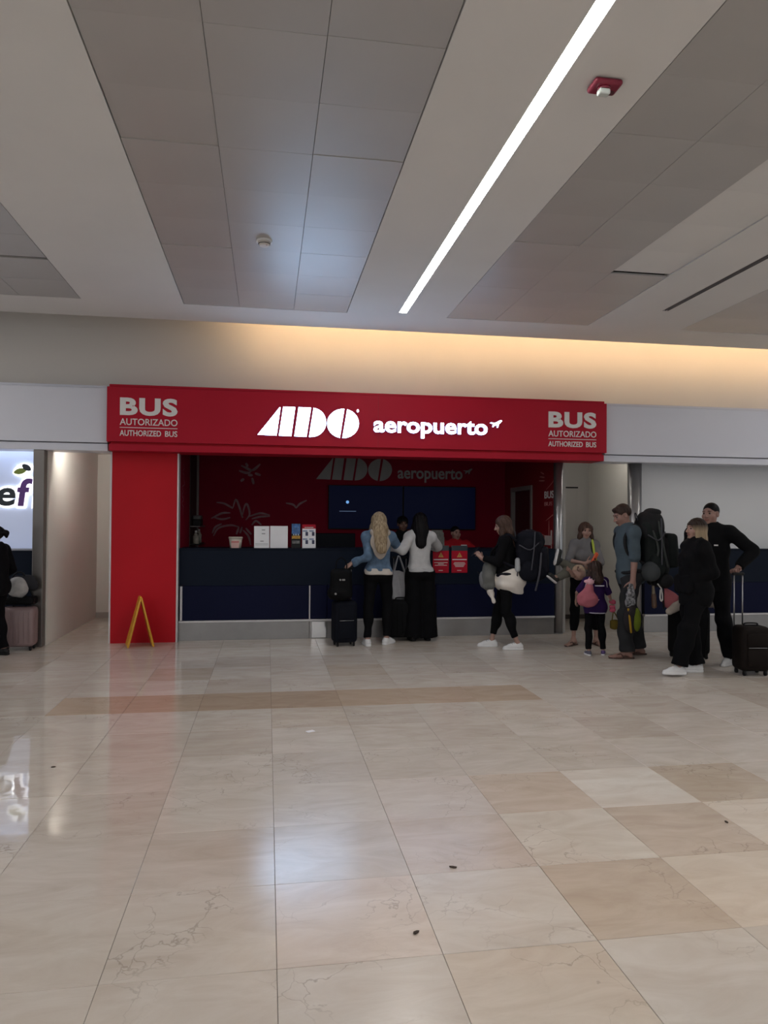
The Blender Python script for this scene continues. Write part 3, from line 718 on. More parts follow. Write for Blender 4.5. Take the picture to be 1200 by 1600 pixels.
a = stand_card('notice_card', 'white notice sheet with three short lines standing on the counter', 'notice', -0.072, 1.497, 0.20, 9.84, PAPER, rz=0.06)
for v, u in ((0.235, 0.02), (0.185, 0.02), (0.085, 0.0)): on_card(*a, 'printed_line', u-0.02, v, u+0.025, v+0.012, GREYINK)
for v in (0.055, 0.04): on_card(*a, 'printed_line', -0.085, v, 0.085, v+0.004, GREYINK)
stand_card('notice_card', 'blank white sheet standing on the counter beside the printed notice', 'notice', 0.155, 1.50, 0.235, 9.84, PAPER)
a = stand_card('poster_card', 'small blue, yellow and black poster standing on the counter', 'poster', 0.382, 1.535, 0.125, 9.84, BLACKP)
on_card(*a, 'poster_sky', -0.055, 0.19, 0.055, 0.325, mat('poster blue', (0.05, 0.16, 0.42), 0.5, var=0.5, vs=20))
on_card(*a, 'poster_band', -0.055, 0.125, 0.06, 0.165, mat('poster yellow', (0.45, 0.24, 0.02), 0.5, var=0.5, vs=30))
on_card(*a, 'poster_band', -0.05, 0.06, 0.05, 0.10, mat('poster grey', (0.12, 0.12, 0.12), 0.5, var=0.5, vs=30))
for u in (-0.03, 0.0, 0.032): on_card(*a, 'poster_tower', u-0.009, 0.17, u+0.009, 0.29, mat('poster white', (0.40, 0.48, 0.58), 0.5))
a = stand_card('leaflet_card', 'white leaflet with red header and four small pictures on the counter', 'leaflet', 0.557, 1.522, 0.18, 9.84, PAPER)
on_card(*a, 'leaflet_header', -0.09, 0.262, 0.09, 0.318, RED2)
on_card(*a, 'leaflet_title', -0.06, 0.272, 0.06, 0.284, SIGNTXT)
for u in (-0.042, 0.045):
    for v in (0.165, 0.055):
        on_card(*a, 'leaflet_picture', u-0.005, v, u+0.03, v+0.052, mat('picture navy', (0.03, 0.035, 0.09), 0.6))
        on_card(*a, 'leaflet_caption', u-0.04, v+0.055, u+0.02, v+0.075, mat('caption blue', (0.22, 0.28, 0.42), 0.6))
tb = thing('plastic_tub', 'round cream tub with pink label on the left of the counter', 'tub', (-0.415, 9.86, 1.205))
cyl('tub_body', (0, 0, 0), (0, 0, 0.128), 0.072, mat('cream plastic', (0.50, 0.46, 0.40), 0.5), tb, r2=0.088, n=32)
cyl('lid', (0, 0, 0.128), (0, 0, 0.148), 0.096, mat('cream plastic', (0.5, 0.46, 0.4)), tb, r2=0.09, n=32)
box('label_sheet', (-0.052, -0.096, 0.002), (0.048, -0.086, 0.098), mat('pink label', (0.52, 0.33, 0.31), 0.6), tb)
box('label_band', (-0.052, -0.0975, 0.072), (0.048, -0.096, 0.092), mat('rose label band', (0.42, 0.13, 0.13), 0.6), tb)
# red warning notices hung on the counter front
for n, (x, lb) in enumerate(((2.355, 'left red warning notice on the counter front'), (2.618, 'right red warning notice on the counter front'))):
    t = thing('warning_notice', lb+' with yellow triangle', 'notice', (x, 9.733, 0))
    box('board', (-0.11, -0.008, 0.872), (0.115, -0.001, 1.175), RED2, t, 0.001)
    box('top_band', (-0.11, -0.009, 1.175), (0.115, -0.001, 1.245), mat('dark notice header', (0.03, 0.04, 0.05), 0.4), t)
    tri = flat_shapes('triangle', [[(-0.035, 1.085), (0.04, 1.085), (0.0025, 1.155)]], 0.002, mat('ochre triangle', (0.50, 0.27, 0.07), 0.5), t); tri.location.y = -0.0105
    box('triangle_mark', (0.000, -0.0118, 1.10), (0.005, -0.0104, 1.132), BLACKP, t)
    box('heading_line', (-0.10, -0.0095, 1.047), (0.105, -0.008, 1.060), SIGNTXT, t)
    for k, hw in enumerate((0.095, 0.04, 0.085) if n == 0 else (0.075, 0.085, 0.07, 0.06)):
        box('text_line', (0.0025-hw, -0.0095, 1.008-k*0.018), (0.0025+hw, -0.008, 1.015-k*0.018), SIGNTXT, t)
    box('text_line', (-0.03, -0.0095, 0.90), (0.03, -0.008, 0.908), SIGNTXT, t)
# stack of brochures in a rack between the clerks
t = thing('brochure_rack', 'grey rack of brochures on the counter beside the clerk in red', 'rack', (2.37, 9.98, 1.204))
box('rack_base', (-0.10, -0.06, 0), (0.10, 0.06, 0.015), BLACKP, t)
for k in range(5): box('brochure', (-0.085+0.01*(k % 2), -0.055+0.02*k, 0.015), (0.08+0.01*(k % 2), -0.045+0.02*k, 0.12+0.033*k), mat('grey brochure', (0.10, 0.095, 0.09), 0.6, var=0.3, vs=25), t)
# desk computer seen over the counter
t = thing('desk_computer', 'black desk computer and keyboard shelf behind the counter under the wall monitor', 'computer', (1.02, 10.95, 0.0))
box('desk', (-0.60, -0.30, 0.98), (0.45, 0.35, 1.02), BLACKP, t)
box('desk_side', (-0.60, -0.30, 0.0), (-0.57, 0.35, 0.98), BLACKP, t); box('desk_side', (0.42, -0.30, 0.0), (0.45, 0.35, 0.98), BLACKP, t)
box('screen_back', (-0.36, 0.0, 1.08), (0.30, 0.05, 1.39), mat('blue black plastic', (0.004, 0.005, 0.010), 0.5, spec=0.12), t, 0.01)
box('screen_foot', (-0.16, -0.08, 1.02), (0.10, 0.12, 1.032), BLACKP, t); box('screen_neck', (-0.06, 0.05, 1.032), (0.0, 0.075, 1.2), BLACKP, t)
# shelf of small bottles on the left inside wall
t = thing('wall_shelf', 'narrow dark shelf unit on the left inside wall of the kiosk', 'shelf', (-1.149, 11.5, 0))
box('back_board', (0.0, -0.35, 0.9), (0.012, 0.62, 2.9), mat('dark green board', (0.028, 0.018, 0.016), 0.6), t)
box('shelf_board', (0.012, -0.33, 1.20), (0.15, 0.60, 1.215), BLACKP, t); box('shelf_board', (0.012, -0.33, 1.47), (0.15, 0.60, 1.485), mat('grey shelf', (0.16, 0.15, 0.15), 0.5), t)
box('edge_post', (0.012, 0.61, 0.9), (0.045, 0.64, 2.9), mat('grey edge post', (0.22, 0.18, 0.17), 0.5), t)
for n, (dy, hh, c, nm, lb) in enumerate(((-0.22, 0.17, (0.40, 0.37, 0.32), 'spray_bottle', 'cream bottle on the kiosk side shelf nearest the counter'), (0.02, 0.13, (0.16, 0.20, 0.17), 'jar', 'greenish jar on the kiosk side shelf'), (0.28, 0.19, (0.42, 0.38, 0.33), 'bottle', 'pale bottle on the kiosk side shelf farthest back'))):
    b_ = thing(nm, lb, 'bottle', (-1.065, 11.5+dy, 1.2155))
    mm = mat('bottle %d' % n, c, 0.4)
    cyl('bottle_body', (0, 0, 0), (0, 0, hh*0.7), 0.042, mm, b_); cyl('neck', (0, 0, hh*0.7), (0, 0, hh), 0.036, mm, b_, r2=0.014); cyl('cap', (0, 0, hh), (0, 0, hh+0.03), 0.017, WHITE if n != 1 else BLACKP, b_)
b_ = thing('printer', 'dark grey box on the upper side shelf of the kiosk', 'printer', (-1.065, 11.55, 1.4855))
box('printer_body', (-0.065, -0.16, 0), (0.065, 0.16, 0.10), BLACKP, b_, 0.01); box('printer_lid', (-0.06, -0.15, 0.10), (0.06, 0.15, 0.16), mat('grey plastic', (0.10, 0.10, 0.10), 0.5), b_, 0.01)
# white scribble drawing at the front of the left inside wall
V = []; Q = []
r_ = np.random.RandomState(3); pts = [(10.15+0.10*(k % 2)+0.25*r_.rand(), 2.35-0.055*k) for k in range(14)]
stroke(V, Q, smooth_pts(pts, 3), 0.012, 0)
V = [(-1.1485+b*0.3, a, c) for a, b, c in V]
put('mural_drawing', quads('mural_drawing', V, Q, False), MURAL, bpy.data.objects['wall_shop_left'])
# ---- folded yellow floor sign seen from its edge
wf = thing('wet_floor_sign', 'yellow folding floor sign standing edge-on before the red pillar', 'floor sign', (-1.55, 9.40, 0), 0.0)
def leaf_board(s, x0, dy):
    bm = bmesh.new()
    top = Vector((0.0, 0, 0.60)); bot = Vector((s*0.145, 0, 0.0)); d = (bot-top).normalized(); n = Vector((-d.z, 0, d.x))*(1 if s > 0 else -1)
    V = []
    for z_, wd in ((0.012, 0.15), (0.605, 0.115)):
        c = top+(bot-top)*((0.605-z_)/0.605)
        for th in (-0.011, 0.011):
            for e in (-1, 1): V.append((c.x+n.x*th+s*0.006, e*wd, max(0, c.z+n.z*th)))
    return V
for s in (-1, 1):
    V = leaf_board(s, 0, 0)
    Q = [(0, 1, 3, 2), (4, 6, 7, 5), (0, 4, 5, 1), (2, 3, 7, 6), (0, 2, 6, 4), (1, 5, 7, 3)]
    pn = put('panel', quads('panel', V, Q, False), YELLOW, wf)
    for e in (-1, 1):
        tubes('rim', [([(s*(0.152), e*0.15, 0.014), (s*0.006, e*0.115, 0.605)], 0.010)], mat('yellow rim', (0.68, 0.36, 0.03), 0.4), pn, 6)
cyl('hinge', (0, -0.12, 0.605), (0, 0.12, 0.605), 0.014, YELLOW, wf)
wf.rotation_euler.z = math.radians(14)
# ---- small litter on the floor
for n, (x, y, lb) in enumerate(((83, 1199, 'dark scrap on the floor at left'), (1135, 1285, 'dark scrap on the floor at lower right'), (708, 1356, 'dark scrap on the floor right of centre'), (650, 1458, 'dark scrap on the floor nearest the viewer'))):
    p = F(x, y); bm = bmesh.new()
    bmesh.ops.create_icosphere(bm, subdivisions=1, radius=0.011)
    for v in bm.verts: v.co = Vector((v.co.x*1.7, v.co.y*0.9, (v.co.z+0.011)*0.35))*random.uniform(0.8, 1.2)
    o = put('floor_scrap', bm_mesh(bm, 'floor_scrap'), mat('dark scrap', (0.06, 0.045, 0.035), 0.7)); o.location = (p[0], p[1], 0); o.rotation_euler.z = n*1.3
    tag(o, lb, 'litter')
p = F(485, 1143); bm = bmesh.new(); add_box(bm, (-0.03, -0.02, 0.0), (0.03, 0.02, 0.004), 0.001)
o = put('paper_scrap', bm_mesh(bm, 'paper_scrap'), PAPER); o.location = (p[0], p[1], 0); o.rotation_euler.z = 0.5; tag(o, 'small white paper scrap lying on the marble floor', 'litter')
# ================================================================== PEOPLE
def rotm(ax, a):
    return np.array(Matrix.Rotation(a, 3, ax))
def ik(A, T, l1, l2, hint):
    d = T-A; L = np.linalg.norm(d)
    if L > (l1+l2)*0.999:
        T = A+d/L*(l1+l2)*0.999; d = T-A; L = np.linalg.norm(d)
    e = d/L; a = (l1*l1-l2*l2+L*L)/(2*L); hh = math.sqrt(max(0, l1*l1-a*a))
    n = np.array(hint, float); n = n-e*(n@e); n = nrm(n)
    return A+e*a+n*hh, T
class Sk:
    """joints in the person's own frame: +Y is where the pelvis faces, +X the person's right, z up, metres"""
    def __init__(s, loc, rz, H, fem=True, lean=(0, 0), twist=0, pz=0, pxy=(0, 0), feet=None, hands=None, head=(0, 0, 0), hs=1.0, build_=1.0):
        s.loc = np.array([loc[0], loc[1], 0.0]); s.rz = rz; s.H = H; k = s.k = H/1.70; s.fem = fem; s.b = build_
        s.R = rotm('Z', rz)
        s.P = np.array([pxy[0], pxy[1], 0.955*k+pz])
        s.u = nrm([lean[0], lean[1], 1.0]); r = nrm(np.cross([0, 1.0, 0], s.u)); s.r0 = r
        s.r = nrm(rotm('Z', twist) @ r); s.f = np.cross(s.u, s.r)
        s.sc = s.P+s.u*0.445*k; s.nb = s.P+s.u*0.495*k
        sw = (0.165 if fem else 0.19)*k*build_
        s.sh = {'L': s.sc-s.r*sw, 'R': s.sc+s.r*sw}
        hw = (0.092 if fem else 0.09)*k
        yaw, pit, til = head
        Rh = rotm('Z', yaw+twist) @ rotm('X', -pit) @ rotm('Y', til)   # + pitch looks down
        s.hr = Rh @ np.array([1.0, 0, 0]); s.hf = Rh @ np.array([0, 1.0, 0]); s.hu = Rh @ np.array([0, 0, 1.0])
        s.hk = k*hs
        nk = nrm(s.u*0.5+s.hu*0.5+s.hf*0.12)
        s.hc = s.nb+nk*0.04*k+s.hu*0.105*s.hk
        s.HR = np.stack([s.hr, s.hf, s.hu], 1)
        s.hip = {'L': s.P-s.r0*hw-np.array([0, 0, 0.05*k]), 'R': s.P+s.r0*hw-np.array([0, 0, 0.05*k])}
        s.knee = {}; s.ank = {}; s.fd = {}
        for sd in 'LR':
            fx, fy, fyaw = feet[sd][:3]; lift = feet[sd][3] if len(feet[sd]) > 3 else 0
            d = np.array([-math.sin(fyaw), math.cos(fyaw), 0]); s.fd[sd] = d
            T = np.array([fx, fy, 0.085*k+lift])
            s.knee[sd], s.ank[sd] = ik(s.hip[sd], T, 0.425*k, 0.405*k, d+np.array([0, 0.4, 0]))
        s.elb = {}; s.wr = {}; s.pd = {}; s.pn = {}; s.curl = {}
        for sd in 'LR':
            h = hands[sd]; T = np.array(h['t'], float)
            hint = h.get('hint', (0.3 if sd == 'R' else -0.3, -1, -0.2))
            s.elb[sd], s.wr[sd] = ik(s.sh[sd], T, 0.285*k, 0.245*k, hint)
            s.pd[sd] = nrm(h['dir']) if 'dir' in h else nrm(s.wr[sd]-s.elb[sd])
            inn = np.array([-1.0 if sd == 'R' else 1.0, 0, 0])
            n = np.array(h.get('n', inn), float); n = n-s.pd[sd]*(n@s.pd[sd]); s.pn[sd] = nrm(n)
            s.curl[sd] = h.get('curl', 0.35)
    def loc2(s, w_): return s.R.T @ (np.array(w_, float)-s.loc)
    def wld(s, p): return s.loc+s.R @ np.array(p, float)
    def hp(s, x, y, z): return s.hc+s.HR @ (np.array([x, y, z])*s.hk)
def torso(s, e=0.0, hem=None, full=0.0):
    k = s.k; b = s.b; P = s.P; R = np.stack([s.r, s.f, s.u], 1); R0 = np.stack([s.r0, np.cross(s.u, s.r0), s.u], 1)
    w = 1.0 if s.fem else 1.08
    hip = 1.06 if s.fem else 0.98
    o = [('u', ell(P+s.u*(-.01*k), np.array([.165*hip, .118, .125])*k*b+e, R0), 0),
         ('u', ell(P+s.u*.13*k, np.array([.130*w, .098, .14])*k*b+e+full, R), .06*k),
         ('u', ell(P+s.u*.30*k+s.f*.008*k, np.array([.155*w, .112, .19])*k*b+e, R), .06*k),
         ('u', cone(s.sh['L']-s.u*.01*k, s.sh['R']-s.u*.01*k, .058*k+e, .058*k+e), .05*k),
         ('u', cone(s.sc-s.r*.09*k, s.nb+s.u*.02*k, .05*k+e, .05*k+e*.8), .05*k), ('u', cone(s.sc+s.r*.09*k, s.nb+s.u*.02*k, .05*k+e, .05*k+e*.8), .05*k)]
    if s.fem: o += [('u', ell(P+s.u*.29*k+s.f*.085*k+s.r*x*.07*k, np.array([.062, .055, .062])*k+e, R), .04*k) for x in (-1, 1)]
    o += [('u', ell(P-s.u*.045*k-s.f*.055*k+s.r0*x*.07*k, np.array([.085, .08, .085])*k+e, R0), .04*k) for x in (-1, 1)]
    return o
def arm(s, sd, e=0.0, frac=2.0, cuff=0.0):
    """frac: 0..1 upper arm, 1..2 forearm"""
    k = s.k; b = 1 if s.fem else 1.15; S_, E_, W_ = s.sh[sd], s.elb[sd], s.wr[sd]
    o = []
    f1 = min(1, frac)
    o.append(('u', cone(S_, S_+(E_-S_)*f1, .047*k*b+e, (.047-.009*f1)*k*b+e, flat=frac < 1), .03*k))
    if frac > 1:
        f2 = frac-1
        o.append(('u', cone(E_, E_+(W_-E_)*f2, .038*k*b+e, (.038-.012*f2)*k*b+e+cuff, flat=frac < 2), .02*k))
    return o
def leg(s, sd, e=0.0, end=0.0, flare=0.0):
    k = s.k; h_, n_, a_ = s.hip[sd], s.knee[sd], s.ank[sd]; g = 1.0 if s.fem else 1.03
    m = n_+(a_-n_)*.3-s.fd[sd]*.02*k
    low = n_+(a_-n_)*(1-end)
    return [('u', cone(h_+(n_-h_)*.04, n_, .086*k*g+e, .054*k+e), .04*k),
            ('u', cone(n_, low, .052*k+e, .034*k+e+flare, flat=end > 0), .03*k),
            ('u', ell(m, np.array([.052, .056, .11])*k+e*0.9), .04*k)]
def hand_geo(s, sd, V, Q):
    k = s.k*(0.93 if s.fem else 1.0); d, n = s.pd[sd], s.pn[sd]
    side = np.cross(d, n)*(1 if sd == 'R' else -1)      # towards the thumb
    W_ = s.wr[sd]; cu = s.curl[sd]
    for q, (off, L) in enumerate(((.030, .072), (.010, .080), (-.010, .074), (-.029, .058))):
        p = W_+d*.078*k+side*off*k; pts = [p-d*.02*k, p]; dd = d+side*off*1.2; a = 0
        for seg, an in ((.45, cu*.9), (.31, cu*1.2), (.24, cu*.9)):
            a += an; t = nrm(nrm(dd)*math.cos(a)+n*math.sin(a)); p = p+t*L*k*seg; pts.append(p)
        v, qq = tube_geo(pts, [.0088*k, .0088*k, .0082*k, .0075*k, .0062*k], 8, len(V)); V += v; Q += qq
    p = W_+d*.025*k+side*.030*k+n*.006*k; pts = [p-side*.015*k]; t = nrm(side*.75+d*.6+n*.25)
    for L, bend in ((.034, 0), (.030, .35), (.024, .35)):
        t = nrm(t+(d*.5+n*.5-side*.3)*bend*(.5+cu)); pts.append(p); p = p+t*L*k
    pts.append(p)
    v, qq = tube_geo(pts, [.013*k, .0115*k, .0095*k, .0072*k], 8, len(V)); V += v; Q += qq
def sphere_geo(c, r, n, base, ax):
    V = []; Q = []; ax = nrm(ax); a = np.array([0, 0, 1.0]); u = nrm(np.cross(a, ax)); v = np.cross(ax, u)
    for i in range(n+1):
        th = PI*i/n
        for j in range(12):
            ph = 2*PI*j/12; V.append(c+r*(math.cos(th)*ax+max(1e-3, math.sin(th))*(math.cos(ph)*u+math.sin(ph)*v)))
    for i in range(n):
        for j in range(12): Q.append((base+i*12+j, base+(i+1)*12+j, base+(i+1)*12+(j+1) % 12, base+i*12+(j+1) % 12))
    return V, Q
LIPS = lambda c: mat('lips %.2f' % c[0], (c[0]*.82, c[1]*.60, c[2]*.60), 0.5)
EYEW = mat('eye white', (0.20, 0.18, 0.17), 0.5); IRIS = mat('dark iris', (0.03, 0.02, 0.015), 0.2)
def body(root, s, skin, hairm, bare_feet=False, gaze=True):
    k = s.k
    ops = torso(s, -.012)+[('u', cone(s.nb-s.u*.03*k, s.hc-s.hu*.05*s.hk, .054*k, .050*k), .03*k)]
    for sd in 'LR': ops += leg(s, sd, -.007)
    for sd in 'LR': ops += arm(s, sd, -.004)
    for sd in 'LR':
        d, n = s.pd[sd], s.pn[sd]; side = np.cross(d, n); R = np.stack([side, n, d], 1); W_ = s.wr[sd]; hk = k*(0.93 if s.fem else 1.0)
        ops += [('u', ell(W_+d*.046*hk, np.array([.041, .017, .056])*hk, R), .018*hk), ('u', cone(W_-d*.03*hk, W_+d*.02*hk, .025*hk, .024*hk), .015*hk)]
    for sd in 'LR':
        a_, d = s.ank[sd], s.fd[sd]; z0 = a_[2]-.085*k; lat = np.cross(d, [0, 0, 1.0])
        g = np.array([a_[0], a_[1], z0])
        q_ = 1.0 if bare_feet else .72
        ops += [('u', cone(g-d*.035*k*q_+np.array([0, 0, .036*k]), a_, .034*k*q_, .034*k), .02*k), ('u', cone(a_-np.array([0, 0, .02*k]), g+d*.10*k+np.array([0, 0, .028*k]), .034*k*q_, .026*k*q_), .02*k),
                ('u', ell(g+d*.11*k+np.array([0, 0, .024*k]), np.array([.042, .06, .020])*k*q_, np.stack([lat, d, [0, 0, 1.0]], 1)), .02*k)]
        ops += [('i', half((0, 0, -1), (0, 0, z0)), 0)] if False else []
    V1, Q1 = build(ops, .0095)
    # head on a finer grid, same neck, so it runs on into the trunk
    hk = s.hk; E = lambda x, y, z, r, kd='u', kk=.02: (kd, ell(s.hp(x, y, z), np.array(r)*hk, s.HR), kk*hk)
    C = lambda p, q, ra, rb, kk=.012, kd='u': (kd, cone(s.hp(*p), s.hp(*q), ra*hk, rb*hk), kk*hk)
    jw = 0.056 if s.fem else 0.062
    ho = [('u', cone(s.nb, s.hc-s.hu*.05*hk, .052*k, .048*k), 0), E(0, -.014, .030, (.073, .092, .084), kk=.03), E(0, .022, -.034, (jw, .070, .078), kk=.03), E(0, .066, -.088, (.022, .02, .018)),
          C((-.036, .079, .026), (.036, .079, .026), .011, .011), E(-.042, .056, -.026, (.022, .022, .022)), E(.042, .056, -.026, (.022, .022, .022)),
          E(-.032, .098, .008, (.017, .013, .012), 's', .012), E(.032, .098, .008, (.017, .013, .012), 's', .012),
          C((0, .088, .012), (0, .109, -.026), .008, .012), E(-.012, .096, -.030, (.009, .010, .008), kk=.008), E(.012, .096, -.030, (.009, .010, .008), kk=.008),
          E(0, .089, -.053, (.024, .011, .0065), kk=.006), E(0, .087, -.064, (.021, .011, .0075), kk=.006),
          E(-.076, -.006, -.004, (.010, .020, .031), kk=.008), E(.076, -.006, -.004, (.010, .020, .031), kk=.008),
          E(-.083, -.002, -.004, (.006, .011, .018), 's', .006), E(.083, -.002, -.004, (.006, .011, .018), 's', .006)]
    V2, Q2 = build(ho, .0047*max(.8, hk))
    c = (V2[Q2].mean(1)-s.hc) @ s.HR/hk
    mi2 = np.zeros(len(Q2), np.int32)
    mi2[(np.abs(c[:, 0]) < .025) & (c[:, 1] > .080) & (c[:, 2] < -.047) & (c[:, 2] > -.071)] = 1
    br = (np.abs(np.abs(c[:, 0])-.030) < .015) & (c[:, 1] > .06) & (np.abs(c[:, 2]-(.030-.10*np.maximum(0, np.abs(c[:, 0])-.035))) < .0042)
    mi2[br] = 2
    V = []; Q = []
    for sd in 'LR': hand_geo(s, sd, V, Q)
    if bare_feet:
        for sd in 'LR':
            a_, d = s.ank[sd], s.fd[sd]; g = np.array([a_[0], a_[1], a_[2]-.085*k]); lat = np.cross(d, [0, 0, 1.0])*(1 if sd == 'R' else -1)
            for q, (off, L, r) in enumerate(((-.030, .055, .013), (-.010, .052, .0095), (.008, .046, .009), (.023, .038, .0085), (.037, .028, .008))):
                p = g+d*.135*k+lat*off*k+np.array([0, 0, .022*k])
                v, qq = tube_geo([p, p+d*L*.5*k, p+d*L*k-np.array([0, 0, .007*k])], [r*k, r*k, r*.85*k], 8, len(V)); V += v; Q += qq
    nh = len(Q); mi = [0]*nh
    for x in (-.031, .031):
        v, q = sphere_geo(s.hp(x, .0755, .007), .0108*hk, 8, len(V), s.hf); V += v; Q += q
        mi += [4 if (i // 12) < 3 else 3 for i in range(len(q))]
    V = np.concatenate([V1, V2, np.array(V)]); n1, n2 = len(V1), len(V2)
    Q = np.concatenate([Q1, Q2+n1, np.array(Q)+n1+n2]); mi = np.concatenate([np.zeros(len(Q1), np.int32), mi2, np.array(mi, np.int32)])
    return put('body', quads('body', V, Q, True, mi), [skin, LIPS(SK[skin.name]), hairm, EYEW, IRIS], root)
SK = {}
def skin(name, c):
    SK[name] = c; return mat(name, c, 0.5, var=0.06, vs=20)
# ---- clothes
def top(root, s, name, m, e=.014, fracs=(1.96, 1.96), hem=-.10, amp=.004, seed=1, collar=0, cuff=.002, label=None, h=.0095, full=0.0, hood=False, flare=0.0, clip=None):
    k = s.k
    ops = torso(s, e, full=full)
    if flare: ops.append(('u', ell(s.P+s.u*(-.03), np.array([.175+flare, .125+flare, .16])*k), .06))
    if hem < -.12: ops += [('u', cone(s.P-s.u*.02, s.P+s.u*(hem+.05), .15*k+e, .15*k+e+flare, sq=(s.f, 1.3)), .06)]
    ops.append(('i', half(-s.u, s.P+s.u*hem*k), .012))
    for sd, f in zip('LR', fracs): ops += arm(s, sd, e*.95, f, cuff)
    ops.append(folds(amp, 24, seed))
    if collar: ops += [('u', cone(s.nb-s.u*.015*k, s.nb+s.u*collar*k+s.hf*.008, .064*k+e*.4, .060*k+e*.3, flat=True), .02)]
    ops += [('s', cone(s.nb+s.u*(.012 if not collar else collar-.012)*k, s.nb+s.u*(.10)*k, .052*k, .07*k), .006)] if True else []
    if hood: ops += [('u', ell(s.nb-s.f*.07*k-s.u*.03*k, np.array([.10, .05, .075])*k, np.stack([s.r, s.f, s.u], 1)), .03)]
    if clip is not None: ops.append(('i', half(s.u, s.P+s.u*clip*k), .004))
    V, Q = build(ops, h)
    o = put(name, quads(name, V, Q), m, root)
    if label: o['label'] = label
    return o
def pants(root, s, name, m, e=.012, end=.02, flare=0.0, waist=.10, amp=.004, seed=2, label=None, h=.0095, knee=0.0):
    k = s.k; R0 = np.stack([s.r0, np.cross(s.u, s.r0), s.u], 1)
    ops = torso(s, e)[:1]+torso(s, e)[-2:]+[('u', ell(s.P+s.u*.09*k, np.array([.138, .102, .10])*k*s.b+e, R0), .05)]
    ops.append(('i', half(s.u, s.P+s.u*waist*k), .004))
    for sd in 'LR':
        l = leg(s, sd, e, end, flare)
        if knee: l.append(('u', cone(s.knee[sd], s.knee[sd]+(s.ank[sd]-s.knee[sd])*(1-end), .052*k+e+knee, .034*k+e+flare, flat=True), .03))
        if flare > .05: l = [l[0], ('u', cone(s.hip[sd], s.knee[sd]+(s.ank[sd]-s.knee[sd])*(1-end), .09*k+e, .034*k+e+flare, flat=True), .03)]
        ops += l
    ops.append(folds(amp, 20, seed))
    V, Q = build(ops, h)
    o = put(name, quads(name, V, Q), m, root)
    if label: o['label'] = label
    return o
def shoe(root, s, sd, m, sole_m, ankle=.10, label=None, accent=None, name='shoe'):
    k = s.k; a_, d = s.ank[sd], s.fd[sd]; z = a_[2]-.085*k; g = np.array([a_[0], a_[1], z]); U = np.array([0, 0, 1.0])
    c = lambda y, zz: g+d*y*k+U*zz*k
    ops = [('u', cone(c(-.040, .044), c(.09, .036), .035*k, .037*k), 0), ('u', cone(c(.09, .034), c(.160, .026), .037*k, .026*k), .02*k),
           ('u', cone(c(-.016, .05), c(-.012, ankle-.012), .039*k, .036*k, flat=True), .02*k), ('u', cone(c(.01, .072), c(.095, .046), .028*k, .026*k), .02*k),
           ('i', half(-U, g+U*.020*k), .004)]
    o = soft(name, ops, .0065, m, root)
    R = np.stack([np.cross(d, U), d, U], 1)
    so = [('u', cone(c(-.040, .016), c(.09, .016), .038*k, .041*k), 0), ('u', cone(c(.09, .016), c(.162, .016), .041*k, .029*k), .02*k), ('i', half(U, g+U*.030*k), .003), ('i', half(-U, g), .003)]
    soft('sole', so, .0065, sole_m, o)
    lat = np.cross(d, U)
    tubes('laces', [([c(y, zz)+lat*x*.026*k, c(y+.005, zz+.012), c(y, zz)-lat*x*.026*k], .004*k) for y, zz, x in ((.045, .084, 1), (.07, .074, 1), (.095, .064, 1))], sole_m if accent is None else accent, o, 6)
    if label: o['label'] = label
    return o
def sandal(root, s, sd, m):
    k = s.k; a_, d = s.ank[sd], s.fd[sd]; z = a_[2]-.085*k; g = np.array([a_[0], a_[1], z]); U = np.array([0, 0, 1.0]); lat = np.cross(d, U)
    c = lambda y, zz, x=0: g+d*y*k+U*zz*k+lat*x*k
    so = [('u', cone(c(-.045, .004), c(.09, .004), .040*k, .046*k), 0), ('u', cone(c(.09, .004), c(.165, .004), .046*k, .036*k), .02*k), ('i', half(U, g+U*.016*k), .003), ('i', half(-U, g+U*.0005), .002)]
    o = soft('sandal', so, .0065, m, root)
    tubes('strap', [(smooth_pts([c(.045, .015, .045), c(.075, .050, .030), c(.135, .030, -.012), c(.075, .055, -.028), c(.045, .015, -.045)], 4), .006*k)], m, o, 6)
    return o
